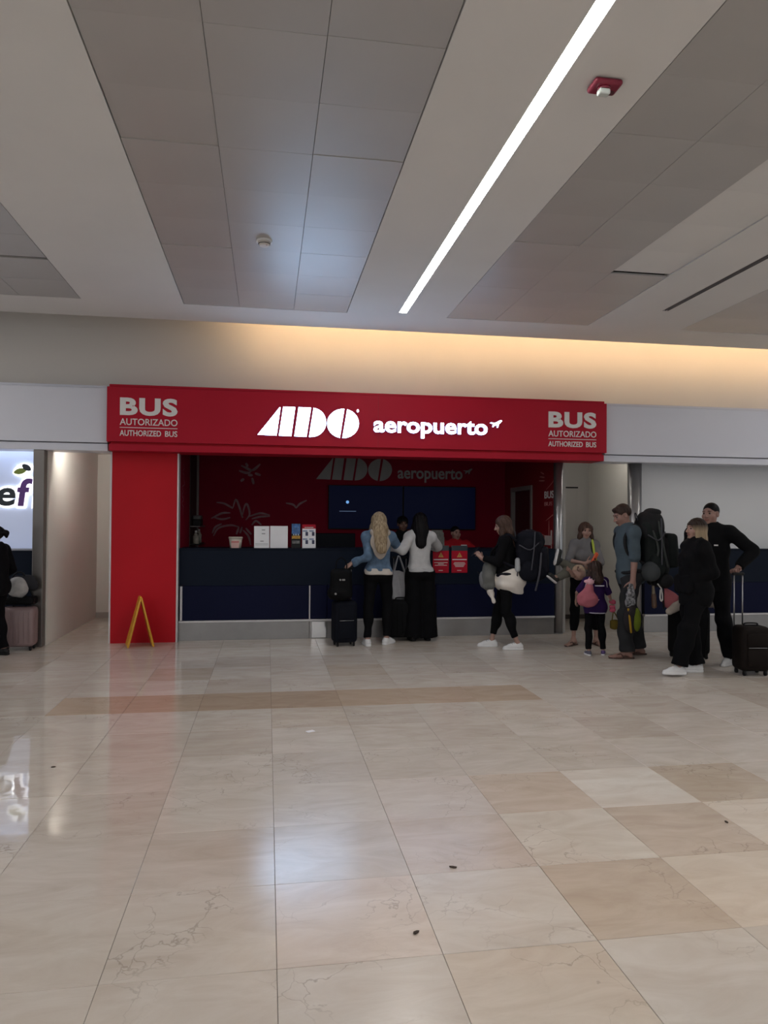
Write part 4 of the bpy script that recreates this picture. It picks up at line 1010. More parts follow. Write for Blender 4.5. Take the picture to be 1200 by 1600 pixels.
def hair(root, s, m, kind='long', L=.30, seed=0, face=1.0, label=None, width=1.0, h=.006, back=0.0):
    hk = s.hk; E = lambda x, y, z, r, kd='u', kk=.02: (kd, ell(s.hp(x, y, z), np.array(r)*hk, s.HR), kk*hk)
    C = lambda p, q, ra, rb, kk=.03, sq=None: ('u', cone(s.hp(*p), s.hp(*q), ra*hk, rb*hk, sq=sq), kk*hk)
    U = np.array([0, 0, 1.0])
    if kind == 'short':
        ops = [E(0, -.020, .038, (.081, .096, .088)), E(0, .10, -.045, (.085, .085, .100), 's', .012), E(0, -.05, -.10, (.1, .1, .045), 's', .02), E(-.08, .012, -.02, (.03, .022, .045), 's', .012), E(.08, .012, -.02, (.03, .022, .045), 's', .012),
               E(0, .062, .088, (.040, .024, .018), kk=.03)]
    elif kind == 'buzz':
        ops = [E(0, -.018, .034, (.0765, .0945, .0865)), E(0, .105, -.03, (.075, .08, .095), 's', .01), E(0, -.05, -.10, (.1, .1, .045), 's', .02), E(-.08, .015, -.02, (.03, .022, .045), 's', .012), E(.08, .015, -.02, (.03, .022, .045), 's', .012)]
    else:
        ops = [E(0, -.018, .036, (.086, .104, .091))]
        if kind == 'long':
            bk = s.hp(0, -.075-back*.5, -.03); bot = bk-U*L-s.f*.02-s.hf*(.03+back)
            ops += [('u', cone(s.hp(0, -.045, .0), bk-U*.10, .082*hk*width, .086*hk*width, sq=(s.hf, 1.35)), .03), ('u', cone(bk-U*.08, bot, .088*hk*width, .062*hk*width, sq=(s.hf, 1.8)), .04)]
            for x in (-1, 1):
                fr = s.hp(x*.078, .018, -.02); ops += [('u', cone(s.hp(x*.066, .03, .05), fr-U*.06, .024*hk, .028*hk), .03), ('u', cone(fr-U*.05, fr-U*L*.80+s.r*x*.035-s.hf*.01, .034*hk*width, .020*hk*width), .03)]
        elif kind == 'bob':
            ops += [('u', cone(s.hp(0, -.04, .0), s.hp(0, -.065, -.19), .090*hk, .085*hk, sq=(s.hf, 1.2)), .03)]
            for x in (-1, 1): ops += [('u', cone(s.hp(x*.066, .03, .05), s.hp(x*.078, .015, -.185), .026*hk, .028*hk), .03)]
        elif kind == 'tail':
            ops += [('u', cone(s.hp(0, -.10, .05), s.hp(0, -.15, .02), .028*hk, .034*hk), .02), ('u', cone(s.hp(0, -.15, .02), s.hp(0, -.15, -.03-L), .036*hk, .014*hk), .02)]
        elif kind == 'bun':
            ops += [E(0, -.10, .055, (.042, .038, .042))]
        ops += [E(0, .112*face, -.040, (.058, .066, .098), 's', .016)]
        if kind in ('bun', 'tail'): ops += [E(-.085, .02, -.03, (.03, .03, .05), 's', .012), E(.085, .02, -.03, (.03, .03, .05), 's', .012), E(0, -.04, -.10, (.1, .1, .04), 's', .02)]
    HRf = s.HR.astype(np.float32); hc = s.hc.astype(np.float32)
    am = {'short': .003, 'buzz': .0006}.get(kind, .0045)
    def strands(p):
        q = (p-hc) @ HRf; a = np.arctan2(q[:, 0], -q[:, 1]+.02)
        return am*(np.sin(a*23+q[:, 2]*18+seed)+.6*np.sin(a*41-q[:, 2]*30+2*seed)+.5*np.sin(q[:, 2]*40+a*5))*.6
    ops.append(('d', strands, 0))
    o = soft('hair', ops, h, m, root)
    if label: o['label'] = label
    return o
def person(label, s, data=None):
    return thing('person', label, 'person', tuple(s.loc), s.rz)
SKF = skin('fair skin', (0.33, 0.195, 0.155)); SKM = skin('ruddy skin', (0.27, 0.15, 0.12)); SKD = skin('brown skin', (0.11, 0.055, 0.038))
BLK = mat('black cloth', (0.0035, 0.0035, 0.0045), 0.85, var=0.15, vs=20, bump=0.15, bs=300)
BLK2 = mat('black trousers cloth', (0.003, 0.003, 0.004), 0.85, var=0.15, vs=15, bump=0.1, bs=300)
DENIM = mat('light blue denim', (0.095, 0.148, 0.225), 0.85, var=0.28, vs=14, bump=0.2, bs=250)
WSWEAT = mat('white sweater knit', (0.46, 0.46, 0.47), 0.9, var=0.05, vs=20, bump=0.25, bs=160)
GREYT = mat('grey shirt jersey', (0.16, 0.155, 0.16), 0.85, var=0.08, vs=14, bump=0.1, bs=250)
BLUET = mat('grey blue shirt', (0.065, 0.088, 0.108), 0.85, var=0.1, vs=10, bump=0.1, bs=250)
CHAR = mat('charcoal trousers', (0.024, 0.0245, 0.027), 0.85, var=0.15, vs=10, bump=0.15, bs=200)
PURPLE = mat('purple jersey', (0.024, 0.009, 0.058), 0.8, var=0.1, vs=15, bump=0.1, bs=250)
REDSH = mat('red uniform', (0.28, 0.008, 0.014), 0.8, var=0.1, vs=14, bump=0.1, bs=250)
WSHOE = mat('white shoe leather', (0.66, 0.66, 0.67), 0.5, var=0.04); WSOLE = mat('white rubber sole', (0.70, 0.70, 0.71), 0.6, var=0.02)
BROWNL = mat('brown sandal leather', (0.06, 0.028, 0.02), 0.6)
BLONDE = hair_mat('blonde hair', (0.13, 0.085, 0.045), (0.36, 0.28, 0.18)); BROWN = hair_mat('brown hair', (0.028, 0.014, 0.010), (0.085, 0.045, 0.032)); DBROWN = hair_mat('dark brown hair', (0.018, 0.010, 0.008), (0.045, 0.024, 0.018))
BLACKH = hair_mat('black hair', (0.002, 0.0018, 0.0025), (0.006, 0.005, 0.006)); BLACKH.node_tree.nodes['Principled BSDF'].inputs['Specular IOR Level'].default_value = 0.1; ASHB = hair_mat('dark rooted blonde hair', (0.035, 0.018, 0.012), (0.42, 0.32, 0.20), 18); TOD = hair_mat('toddler blond hair', (0.36, 0.25, 0.17), (0.50, 0.37, 0.26))
Zc = 1.204
# ---- 1 blonde woman at the counter, back to us, left hand on the suitcase handle
s = Sk((1.40, 9.15), 0.0, 1.675, True, build_=.90, lean=(0.02, 0.05), feet={'L': (-.14, -.06, .15), 'R': (.115, .02, -.75)},
       hands={'L': dict(t=(-.355, -.05, 1.035), hint=(-.1, -.5, -1), dir=(-.8, .1, -.6), n=(-.5, .3, -.8), curl=.9), 'R': dict(t=(.20, .40, 1.225), hint=(.9, -.4, -.5), n=(0, 0, -1), dir=(-.3, 1, 0), curl=.3)}, head=(.0, .12, 0))
r = person('person with long blonde hair in a blue denim jacket, leaning at the counter', s)
body(r, s, SKF, BLONDE); hair(r, s, BLONDE, 'long', .335, 1, width=1.15, back=.075)
top(r, s, 'denim_jacket', DENIM, .020, (1.95, 1.95), -.005, .008, 3, collar=.02, cuff=.004, hood=False)
top(r, s, 'undershirt', mat('cream shirt', (0.50, 0.46, 0.42), 0.85), .022, (.1, .1), -.05, .003, 5, clip=.03)
soft('hood', [('u', ell(s.nb-s.f*.125*s.k-s.u*.13, np.array([.125, .034, .15])), 0), ('u', ell(s.nb-s.f*.128*s.k-s.u*.26, np.array([.06, .028, .085])), .05), ('u', cone(s.nb-s.f*.09-s.r*.09, s.nb-s.f*.09+s.r*.09, .045, .045), .03), folds(.004, 30, 2)], .008, mat('beige hood', (0.40, 0.345, 0.30), 0.9, bump=0.2), r)
pants(r, s, 'leggings', BLK2, .008, .06, .004, .03)
shoe(r, s, 'L', WSHOE, WSOLE); shoe(r, s, 'R', WSHOE, WSOLE)
# ---- 2 dark haired woman in white sweater
s = Sk((2.005, 9.43), 0.0, 1.675, True, build_=.88, lean=(0.0, 0.03), feet={'L': (-.10, 0, .1), 'R': (.11, .01, -.1)},
       hands={'L': dict(t=(-.47, -.06, 1.245), hint=(-.1, -.7, -.6), dir=(-1, .1, .15), n=(0, .8, -.5), curl=.35), 'R': dict(t=(.17, .40, 1.22), hint=(1, -.3, -.4), n=(0, 0, -1), dir=(-.6, .8, .1), curl=.3)}, head=(-.1, .15, 0))
r = person('person with long black hair in a white sweater and wide black trousers', s)
body(r, s, SKM, BLACKH); hair(r, s, BLACKH, 'long', .27, 4, width=1.15)
top(r, s, 'sweater', WSWEAT, .022, (1.97, 1.97), .0, .009, 7, cuff=.006, full=.012)
top(r, s, 'sweater_hem', WSWEAT, .020, (.1, .1), -.035, .001, 8, clip=.03)
pants(r, s, 'wide_trousers', BLK2, .014, -.08, .085, .03, .005)
shoe(r, s, 'L', BLACKP, BLACKP); shoe(r, s, 'R', BLACKP, BLACKP)
# ---- 3 clerk in dark clothes behind the counter
c3 = P(626, 812, 10.62)
s = Sk((c3[0]+.02, 10.62), PI, 1.64, True, lean=(0, .10), feet={'L': (-.1, 0, 0), 'R': (.1, 0, 0)}, hands={'L': dict(t=(-.10, .27, 1.31), hint=(-1, -.2, -.6), dir=(.25, .1, 1), n=(1, .3, 0), curl=.7), 'R': dict(t=(.22, .20, 1.30), hint=(1, -.2, -.8), dir=(-.2, .15, 1), n=(-1, .3, 0), curl=.7)}, head=(0, .05, 0))
r = person('person in dark clothes with tied hair behind the counter, facing out', s)
body(r, s, SKD, BLACKH); hair(r, s, BLACKH, 'bun', 0, 2); top(r, s, 'shirt', BLK, .014, (1.2, 1.2), -.10, .004, 4); pants(r, s, 'trousers', BLK2)
# ---- 4 clerk in red
c4 = P(711, 826, 10.70)
s = Sk((c4[0], 10.70), PI, 1.50, False, lean=(0, .08), feet={'L': (-.1, 0, 0), 'R': (.1, 0, 0)}, hands={'L': dict(t=(-.22, .30, 1.06), hint=(-1, -.3, -.3), curl=.4), 'R': dict(t=(.22, .30, 1.06), hint=(1, -.3, -.3), curl=.4)}, head=(.25, .05, .05))
r = person('person in a red uniform smiling behind the counter', s)
body(r, s, SKM, BLACKH); hair(r, s, BLACKH, 'buzz', 0, 2); top(r, s, 'uniform_jacket', REDSH, .016, (1.9, 1.9), -.10, .004, 4, collar=.03)
pants(r, s, 'trousers', BLK2)
box('chest_logo', (-.145, .128, 1.215), (-.06, .150, 1.232), SIGNTXT, r)
# ---- 5 woman with hiking backpack, looking at her phone
s = Sk((2.965, 8.73), PI/2-.42, 1.655, True, lean=(0, .03), feet={'L': (-.09, -.14, .35), 'R': (.05, .19, .35)}, pz=-.015,
       hands={'L': dict(t=(-.12, .31, 1.13), hint=(-.4, -.6, -1), dir=(.25, .6, .75), n=(.7, .5, -.2), curl=.65), 'R': dict(t=(.08, .31, 1.10), hint=(.5, -.6, -1), dir=(-.2, .6, .75), n=(-.7, .5, -.2), curl=.65)}, head=(.15, .28, 0))
s5 = s
r = person('person with long brown hair and a hiking backpack walking left with a phone', s)
body(r, s, SKF, BROWN); hair(r, s, BROWN, 'long', .24, 6, width=1.1)
top(r, s, 'sweater', BLK, .016, (1.85, 1.85), -.06, .004, 3, label='black sweater')
pants(r, s, 'leggings', BLK2, .006, .20, .003)
soft('tied_jacket', [('u', ell(s.P-s.u*.06-s.f*.035, np.array([.225, .20, .20]), np.stack([s.r, s.f, s.u], 1)), 0), ('u', cone(s.P-s.u*.05-s.f*.10, s.P-s.u*.20-s.f*.09, .14, .13, sq=(s.f, 1.3)), .05),
     ('i', half(nrm(s.u+s.f*.35), s.P+s.u*.045), .01), ('i', half(-nrm(s.u-s.f*.12), s.P-s.u*.205), .01), folds(.012, 30, 5)], .0085, mat('cream fleece', (0.68, 0.63, 0.58), 0.9, var=.06, bump=.2), r)
soft('tied_sleeve', [('u', cone(s.P+s.f*.15-s.r*.07-s.u*.02, s.P+s.f*.20-s.r*.09-s.u*.20, .045, .04), 0), ('u', cone(s.P+s.f*.20-s.r*.09-s.u*.20, s.P+s.f*.16-s.r*.10-s.u*.33, .04, .018), .02), folds(.006, 40, 2)], .007, mat('cream fleece', (0.68, 0.63, 0.58)), r)
shoe(r, s, 'L', WSHOE, WSOLE, accent=mat('grey laces', (0.35, 0.35, 0.38))); shoe(r, s, 'R', WSHOE, WSOLE, accent=mat('grey laces', (0.35, 0.35, 0.38)))
# ---- 6 mother in grey shirt
s = Sk((4.05, 8.88), PI-.10, 1.565, True, lean=(-.02, .02), build_=.86, feet={'L': (-.16, .02, .1), 'R': (.15, .06, -.9)},
       hands={'L': dict(t=(-.02, .30, 1.0), hint=(-1, -.5, -.3), dir=(1, .1, .05), n=(0, -.6, .8), curl=.5), 'R': dict(t=(.06, .26, 1.06), hint=(1, -.2, -.4), dir=(-.9, .3, .25), n=(-.2, -.8, .3), curl=.8)}, head=(.0, .06, -.04))
s6 = s
r = person('person with long brown hair in a grey shirt holding a toddler', s)
body(r, s, SKF, BROWN, True); hair(r, s, BROWN, 'long', .24, 3, width=.9)
top(r, s, 'shirt', GREYT, .016, (1.0, 1.0), -.12, .004, 9); pants(r, s, 'cropped_leggings', BLK2, .008, .30, .004)
sandal(r, s, 'L', BROWNL); sandal(r, s, 'R', BROWNL)
# ---- 7 toddler carried across her arms: legs towards the left
def toddler():
    th = Sk((0, 0), 0, .82, False, feet={'L': (-.06, .3, 0, .3), 'R': (.06, .3, 0, .3)}, hands={'L': dict(t=(-.1, .15, .45)), 'R': dict(t=(.1, .15, .45))}, hs=1.45)
    k = .5
    hc = P(904, 896, 8.50); hipw = P(897, 892, 8.62)
    kneeU = P(886, 884, 8.60); ankU = P(875, 876, 8.56); kneeD = P(884, 896, 8.55); ankD = P(870, 904, 8.52)
    root = thing('person', 'toddler with pale hair carried sideways, khaki legs pointing left', 'person', tuple(hipw))
    L_ = lambda p: np.array(p)-hipw
    chest = (L_(hc)*.55)
    ops = [('u', cone(np.zeros(3), chest, .075, .070), 0), ('u', cone(chest, L_(hc), .035, .035), .02), ('u', ell(L_(hc), (.078, .085, .085)), .02),
           ('u', ell(L_(hc)+np.array([0, -.075, -.02]), (.045, .025, .04)), .03), ('u', ell(L_(hc)+np.array([-.02, -.098, -.015]), (.011, .012, .010)), .01), ('u', ell(L_(hc)+np.array([.075, -.01, -.01]), (.012, .018, .024)), .01)]
    for kn, an in ((kneeU, ankU), (kneeD, ankD)):
        ops += [('u', cone(np.zeros(3), L_(kn), .060, .046), .03), ('u', cone(L_(kn), L_(an), .044, .030), .02), ('u', cone(L_(an), L_(an)+np.array([-.03, -.02, .02]), .03, .026), .01)]
    for dx in (.06, -.03):
        sh_ = chest+np.array([dx, -.02, .03]); el_ = sh_+np.array([dx*.5-.04, -.07, -.06]); wr_ = el_+np.array([-.06, -.04, .06])
        ops += [('u', cone(sh_, el_, .030, .025), .02), ('u', cone(el_, wr_, .025, .020), .015), ('u', ell(wr_+np.array([-.02, -.01, .015]), (.022, .016, .022)), .01)]
        thw = wr_
    V1, Q1 = build(ops, .0065); V = []; Q = []
    for dx in (.06, -.03):
        sh_ = chest+np.array([dx, -.02, .03]); el_ = sh_+np.array([dx*.5-.04, -.07, -.06]); wr_ = el_+np.array([-.06, -.04, .06])
        for q in range(5):
            p0 = wr_+np.array([-.03, -.012, .02])+np.array([.004, .004, .010])*(q-2); v, qq = tube_geo([p0, p0+np.array([-.014, -.006, .012]), p0+np.array([-.024, -.014, .012])], [.0055, .005, .004], 6, len(V)); V += v; Q += qq
    put('body', quads('body', np.concatenate([V1, np.array(V)]), np.concatenate([Q1, np.array(Q)+len(V1)])), SKF, root)
    soft('hair', [('u', ell(L_(hc)+np.array([.006, .012, .02]), (.083, .088, .086)), 0), ('s', ell(L_(hc)+np.array([0, -.11, -.035]), (.062, .06, .07)), .01), folds(.003, 70, 3)], .0065, TOD, root)
    K = mat('khaki trousers', (0.13, 0.125, 0.105), 0.85, bump=.15)
    ops = [('u', cone(chest*.1, -chest*.2, .086, .082), 0)]
    for kn, an in ((kneeU, ankU), (kneeD, ankD)): ops += [('u', cone(np.zeros(3), L_(kn), .070, .056), .03), ('u', cone(L_(kn), L_(an)*.97+L_(kn)*.03, .055, .042, flat=True), .02)]
    soft('trousers', ops+[folds(.004, 40, 1)], .0075, K, root)
    soft('shirt', [('u', cone(chest*.25, chest*.95, .084, .076), 0), folds(.003, 40, 1)], .0075, GREYT, root)
    for an, tip in ((ankU, np.array([.02, -.02, .115])), (ankD, np.array([-.075, -.03, .05]))):
        a_ = L_(an)+np.array([-.035, -.01, 0]); t = a_+tip; n = nrm(np.cross(tip, [0, 1.0, 0])); n = n if n[0] < 0 else -n
        b_ = soft('shoe', [('u', cone(a_-tip*.25, t, .034, .030), 0), ('u', cone(a_, L_(an)+np.array([.005, 0, 0]), .034, .034), .015), ('i', half(n, a_+n*.022), .003)], .006, mat('black toddler shoe', (0.015, 0.016, 0.016), .6), root)
        soft('sole', [('u', cone(a_-tip*.25+n*.03, t+n*.03, .037, .033, sq=(n, 2.6)), 0)], .006, WSOLE, b_)
toddler()
# ---- 8 girl in purple
s = Sk((3.85, 8.12), -.15, 1.07, True, feet={'L': (-.075, 0, .12), 'R': (.105, .03, -.35)}, hs=1.28, build_=.98,
       hands={'L': dict(t=(-.19, .14, .62), hint=(-1, -.6, 0), curl=.5), 'R': dict(t=(.235, .07, .56), hint=(1, -.6, 0), curl=.5)}, head=(.2, .05, .0))
r = person('child in a purple jersey and black leggings, seen from behind', s); s8 = s
body(r, s, SKF, BROWN); hair(r, s, DBROWN, 'long', .10, 2, width=.95)
top(r, s, 'jersey', PURPLE, .018, (.95, .95), -.16, .004, 2, flare=.015)
pants(r, s, 'leggings', BLK2, .008, .08, .003)
mst = mat('white jersey stripe', (0.50, 0.47, 0.55), .8)
tubes('jersey_stripe', [(smooth_pts([s.sh['L']+np.array([-.03, -.035, -.07]), s.sh['L']+np.array([0, -.062, .015]), s.sc+np.array([0, -.088, .035]), s.sh['R']+np.array([0, -.062, .015]), s.sh['R']+np.array([.03, -.035, -.07])], 5), .005)], mst, r, 6)
tubes('jersey_stripe', [(smooth_pts([s.sh['L']+np.array([-.005, -.062, -.065]), s.sh['L']+np.array([.03, -.080, -.01]), s.sc+np.array([.0, -.092, .012])], 5), .004)], mst, r, 6)
box('jersey_print', tuple(s.sc+np.array([-.03, -.108, -.055])), tuple(s.sc+np.array([.075, -.085, -.042])), mst, r)
tubes('hem_stripe', [(smooth_pts([s.P+np.array([-.112, -.045, -.085]), s.P+np.array([-.055, -.104, -.088]), s.P+np.array([.055, -.104, -.090]), s.P+np.array([.112, -.045, -.092])], 5), .006)], mst, r, 6)
PINK = mat('pink cloth', (0.36, 0.11, 0.14), .8, var=.08, vs=12, bump=.1)
w_ = s.wr['R']
soft('pink_cuff', [('u', ell(w_+np.array([0, 0, .05]), (.042, .042, .030)), 0), ('u', ell(w_+np.array([0, 0, -.01]), (.034, .034, .022)), .01), ('u', ell(w_+np.array([0, 0, -.05]), (.034, .03, .030)), .01), folds(.004, 60, 1)], .006, mat('bright pink plush', (0.58, 0.10, 0.17), .8), r)
shoe(r, s, 'L', mat('grey violet shoe', (0.10, 0.095, 0.14), .6), WSOLE); shoe(r, s, 'R', mat('violet shoe', (0.10, 0.055, 0.19), .6), WSOLE)
# ---- 9 man with the big backpack
s = Sk((4.21, 7.98), PI/2-.1, 1.785, False, lean=(0, .06), feet={'L': (-.10, .07, -.05), 'R': (.12, -.17, -.25)},
       hands={'L': dict(t=(-.27, .07, .855), hint=(-.4, -1, 0), curl=.9, n=(1, 0, 0)), 'R': dict(t=(.25, -.04, .86), hint=(.4, -1, 0), curl=.5)}, head=(.05, .40, 0))
s9 = s
r = person('person in a grey-blue shirt and flip-flops carrying a huge backpack', s)
body(r, s, SKM, DBROWN, True); hair(r, s, DBROWN, 'short', 0, 3)
top(r, s, 'shirt', BLUET, .016, (1.05, 1.05), -.14, .005, 5, collar=.012, full=.012)
pants(r, s, 'trousers', CHAR, .018, .02, .022, .10, .006, knee=.014)
sandal(r, s, 'L', BROWNL); sandal(r, s, 'R', BROWNL)
# ---- 10 blonde woman in black
s = Sk((4.36, 6.98), PI/2-.1, 1.61, True, lean=(0, -.03), pxy=(0, -.05), feet={'L': (-.09, .16, 0), 'R': (.10, -.12, -.1)},
       hands={'L': dict(t=(-.10, .05, .985), hint=(-.5, -1, 0), dir=(1, .0, 0), n=(0, -1, 0), curl=.2), 'R': dict(t=(.10, .05, .985), hint=(.5, -1, 0), dir=(-1, 0, 0), n=(0, -1, 0), curl=.2)}, head=(.10, -.02, 0))
r = person('person with blonde hair in a black top and loose black trousers, in profile', s)
body(r, s, SKF, DBROWN); hair(r, s, ombre('blonde hair with dark roots', (0.022, 0.012, 0.009), (0.26, 0.195, 0.125), s.hc[2]+.05, s.hc[2]-.02), 'bob', 0, 5, face=1.0)
top(r, s, 'sweatshirt', BLK, .030, (1.99, 1.99), -.20, .007, 5, collar=.03, cuff=.0, full=.03, flare=.015)
soft('front_pouch', [('u', rbox(s.P+s.f*.120+s.u*.03, (.165, .042, .10), .04, np.stack([s.r, s.f, s.u], 1)), 0), folds(.005, 26, 2)], .009, BLK, r)
pants(r, s, 'loose_trousers', BLK2, .022, .06, .018, .10, .007, knee=.022)
shoe(r, s, 'L', WSHOE, WSOLE); shoe(r, s, 'R', WSHOE, WSOLE)
# ---- 11 man in black behind her
s = Sk((4.89, 7.42), PI-.75, 1.80, False, lean=(.0, .02), feet={'L': (-.17, -.12, -.2), 'R': (.10, .16, .15)}, pz=-.01, build_=.97,
       hands={'L': dict(t=(-.30, .17, 1.10), hint=(-1, -.35, .1), dir=(.25, .55, -.55), n=(.3, .5, .7), curl=1.0), 'R': dict(t=(.24, .14, .95), hint=(.5, -1, 0), curl=.5)}, head=(-.30, .03, 0))
s11 = s
r = person('person with short dark hair in a black jacket holding a suitcase handle', s)
body(r, s, SKM, BLACKH); hair(r, s, BLACKH, 'buzz', 0, 3)
top(r, s, 'jacket', BLK, .020, (1.97, 1.97), -.16, .006, 5, collar=.055, cuff=.003, full=.02)
pants(r, s, 'trousers', BLK2, .016, .03, .014, .10, .006, knee=.008)
tubes('shoulder_stripe', [(smooth_pts([s.sh['L']+s.r*.10+s.u*.062+s.f*.02, s.sh['L']+s.r*.05+s.u*.060+s.f*.02, s.sh['L']+s.r*.01+s.u*.055+s.f*.02], 4), .009)], mat('grey reflective stripe', (0.40, 0.40, 0.40), .5), r, 6)
box('chest_logo', tuple(s.P+s.f*.165+s.u*.33-s.r*.10), tuple(s.P+s.f*.175+s.u*.345-s.r*.06), SIGNTXT, r)
shoe(r, s, 'L', WSHOE, WSOLE); shoe(r, s, 'R', WSHOE, WSOLE)
# ---- 12 person cut by the left edge
s = Sk((-3.06, 8.90), PI/2-.25, 1.47, True, feet={'L': (-.10, .03, 0), 'R': (.10, -.05, -.1)}, hands={'L': dict(t=(-.2, .12, .86), hint=(-.4, -1, 0), curl=.4), 'R': dict(t=(.2, .12, .86), hint=(.4, -1, 0), curl=.4)}, head=(.1, .1, 0))
r = person('person with dark tied hair in black at the far left edge', s)
body(r, s, SKM, BLACKH); hair(r, s, BLACKH, 'tail', .0, 5); top(r, s, 'hooded_jacket', BLK, .026, (1.97, 1.97), -.14, .006, 4, collar=.04, full=.02, hood=True)
pants(r, s, 'trousers', BLK2, .014, .03, .01); shoe(r, s, 'L', BLACKP, BLACKP); shoe(r, s, 'R', BLACKP, BLACKP)
# ================================================================== LUGGAGE
def suitcase(label, loc, rz, w_, d_, h_, m, hh=0.0, hx=0.0, hw=None, soft_=True, grip_m=BLACKP, ribs=0, metal=STEELD, tilt=0.0):
    t = thing('suitcase', label, 'suitcase', loc, rz)
    z0 = .045
    bm = bmesh.new(); add_box(bm, (-w_/2, -d_/2, z0), (w_/2, d_/2, h_), min(w_, d_)*.22, 4)
    put('shell', bm_mesh(bm, 'shell', True), m, t)
    if ribs:
        for k in range(ribs):
            x = -w_/2+w_*(k+1)/(ribs+1)
            for y in (-d_/2-.003, d_/2+.003): tubes('shell_rib', [([(x, y, z0+.06), (x, y, h_-.06)], .006)], m, t, 6)
    else:
        bm = bmesh.new(); add_box(bm, (-w_/2+.05, -d_/2-.018, z0+.06), (w_/2-.05, -d_/2+.02, h_*.56), .014, 2)
        put('front_pocket', bm_mesh(bm, 'front_pocket', True), m, t)
        bm = bmesh.new(); add_box(bm, (-w_/2+.05, -d_/2-.012, h_*.60), (w_/2-.05, -d_/2+.02, h_-.07), .010, 2)
        put('front_pocket', bm_mesh(bm, 'front_pocket', True), m, t)
        tubes('zip', [([(-w_/2+.06, -d_/2-.019, h_*.58), (w_/2-.06, -d_/2-.019, h_*.58)], .003)], metal, t, 6)
    for x in (-1, 1):
        for y in (-1, 1):
            c = (x*(w_/2-.045), y*(d_/2-.045))
            wl = cyl('wheel', (c[0]-.011, c[1], .0235), (c[0]+.011, c[1], .0235), .0235, BLACKP, t, n=14)
            box('wheel_fork', (c[0]-.015, c[1]-.012, .026), (c[0]+.015, c[1]+.012, z0+.02), BLACKP, wl)
    tubes('carry_handle', [(smooth_pts([(-.07, 0, h_-.005), (-.06, 0, h_+.022), (.06, 0, h_+.022), (.07, 0, h_-.005)], 4), .009)], grip_m, t, 6)
    if hh:
        yb = d_/2-.035
        hw = hw or min(.085, w_*.3)
        for x in (-1, 1): cyl('handle_tube', (hx+x*hw, yb, h_-.02), (hx+x*hw, yb, hh), .0075, metal, t, n=10)
        bm = bmesh.new(); add_box(bm, (hx-hw-.02, yb-.014, hh-.004), (hx+hw+.02, yb+.014, hh+.026), .010, 2); put('grip', bm_mesh(bm, 'grip', True), grip_m, t)
    if tilt: t.rotation_euler.x = tilt
    return t
NAVYC = mat('navy black nylon', (0.005, 0.006, 0.011), .75, var=.15, vs=10, bump=.15, bs=300)
BLACKC = mat('black nylon', (0.004, 0.0042, 0.005), .75, var=.15, vs=10, bump=.15, bs=300)
BROWNC = mat('dark brown nylon', (0.010, 0.007, 0.006), .7, var=.15, vs=8, bump=.15, bs=300)
PINKC = mat('dusty pink shell', (0.24, 0.165, 0.165), .4, var=.04)
p = F(539, 1011)
suitcase('navy black upright suitcase held by the person in denim, under a dark bag', (p[0], p[1]+.12, 0), .15, .30, .24, .57, NAVYC, .96, hx=.07, hw=.04)
q = np.array([p[0]-.005, p[1]+.05, 0])
t = thing('duffel_bag', 'dark soft bag with metal studs sitting on the navy black suitcase', 'bag', (q[0]-.045, q[1]+.0, .592))
soft('bag_body', [('u', rbox((0, 0, .19), (.135, .10, .19), .06), 0), ('u', ell((-.04, -.02, .08), (.13, .12, .08)), .05), folds(.008, 24, 3)], .009, BLACKC, t)
tubes('bag_handle', [(smooth_pts([(-.07, -.02, .36), (-.06, -.02, .47), (.0, -.02, .52), (.06, -.02, .46), (.07, -.02, .36)], 5), .008)], BLACKC, t, 6)
for x in (-.02, .012, .03): cyl('stud', (x, -.112, .25), (x, -.098, .25), .011, STEEL, t, n=12)
cyl('buckle', (-.08, -.142, .08), (-.08, -.11, .08), .013, STEEL, t, n=12)
p = F(629, 1003)
suitcase('black hard-shell suitcase standing between the two people at the counter', (p[0], p[1]+.14, 0), .0, .40, .25, .54, BLACKC, 1.08, ribs=5)
sx, sy = p[0], p[1]+.14+.09
t = thing('tote_bag', 'light grey canvas tote bag hanging from the suitcase handle at the counter', 'bag', (sx-.01, sy-.20, .0))
CANV = mat('light grey canvas', (0.36, 0.36, 0.38), .9, var=.08, vs=14, bump=.25, bs=180)
V = []; nx_, nz_ = 14, 16
for sgn in (-1, 1):
    for j in range(nz_+1):
        for i in range(nx_+1):
            u = i/nx_*2-1; v = j/nz_
            x = u*(.12+.022*v)+.012*math.sin(6*v)*u+(.03*v*v if u > .6 else 0); z = .53+.385*v-.05*max(0, u)*v
            y = sgn*(.055*(1-u*u)**.5*(1-.35*v)+.010*math.sin(9*u+5*v))
            V.append((x, y, z))
Q = []; st = (nx_+1)*(nz_+1)
for s_ in (0, 1):
    for j in range(nz_):
        for i in range(nx_):
            a = s_*st+j*(nx_+1)+i; f = (a, a+1, a+nx_+2, a+nx_+1); Q.append(f if s_ == 0 else f[::-1])
for i in range(nx_): Q.append((i, st+i, st+i+1, i+1))
for j in range(nz_):
    for i in (0, nx_): a = j*(nx_+1)+i; Q.append((a, a+nx_+1, st+a+nx_+1, st+a))
put('bag_body', quads('bag_body', V, Q), CANV, t)
for y in (-.035, .035):
    tubes('strap', [(smooth_pts([(-.075, y, .90), (-.045, y*.7, 1.02), (-.01, y*.4+.02, 1.112), (.03, y*.7, 1.02), (.072, y, .89)], 5), .009)], CANV, t, 6)
    tubes('strap_seam', [([(-.075, y*1.7, .86), (-.075, y*1.4, .92)], .010), ([(.072, y*1.7, .85), (.072, y*1.4, .91)], .010)], CANV, t, 6)
t.location.y = sy-.02
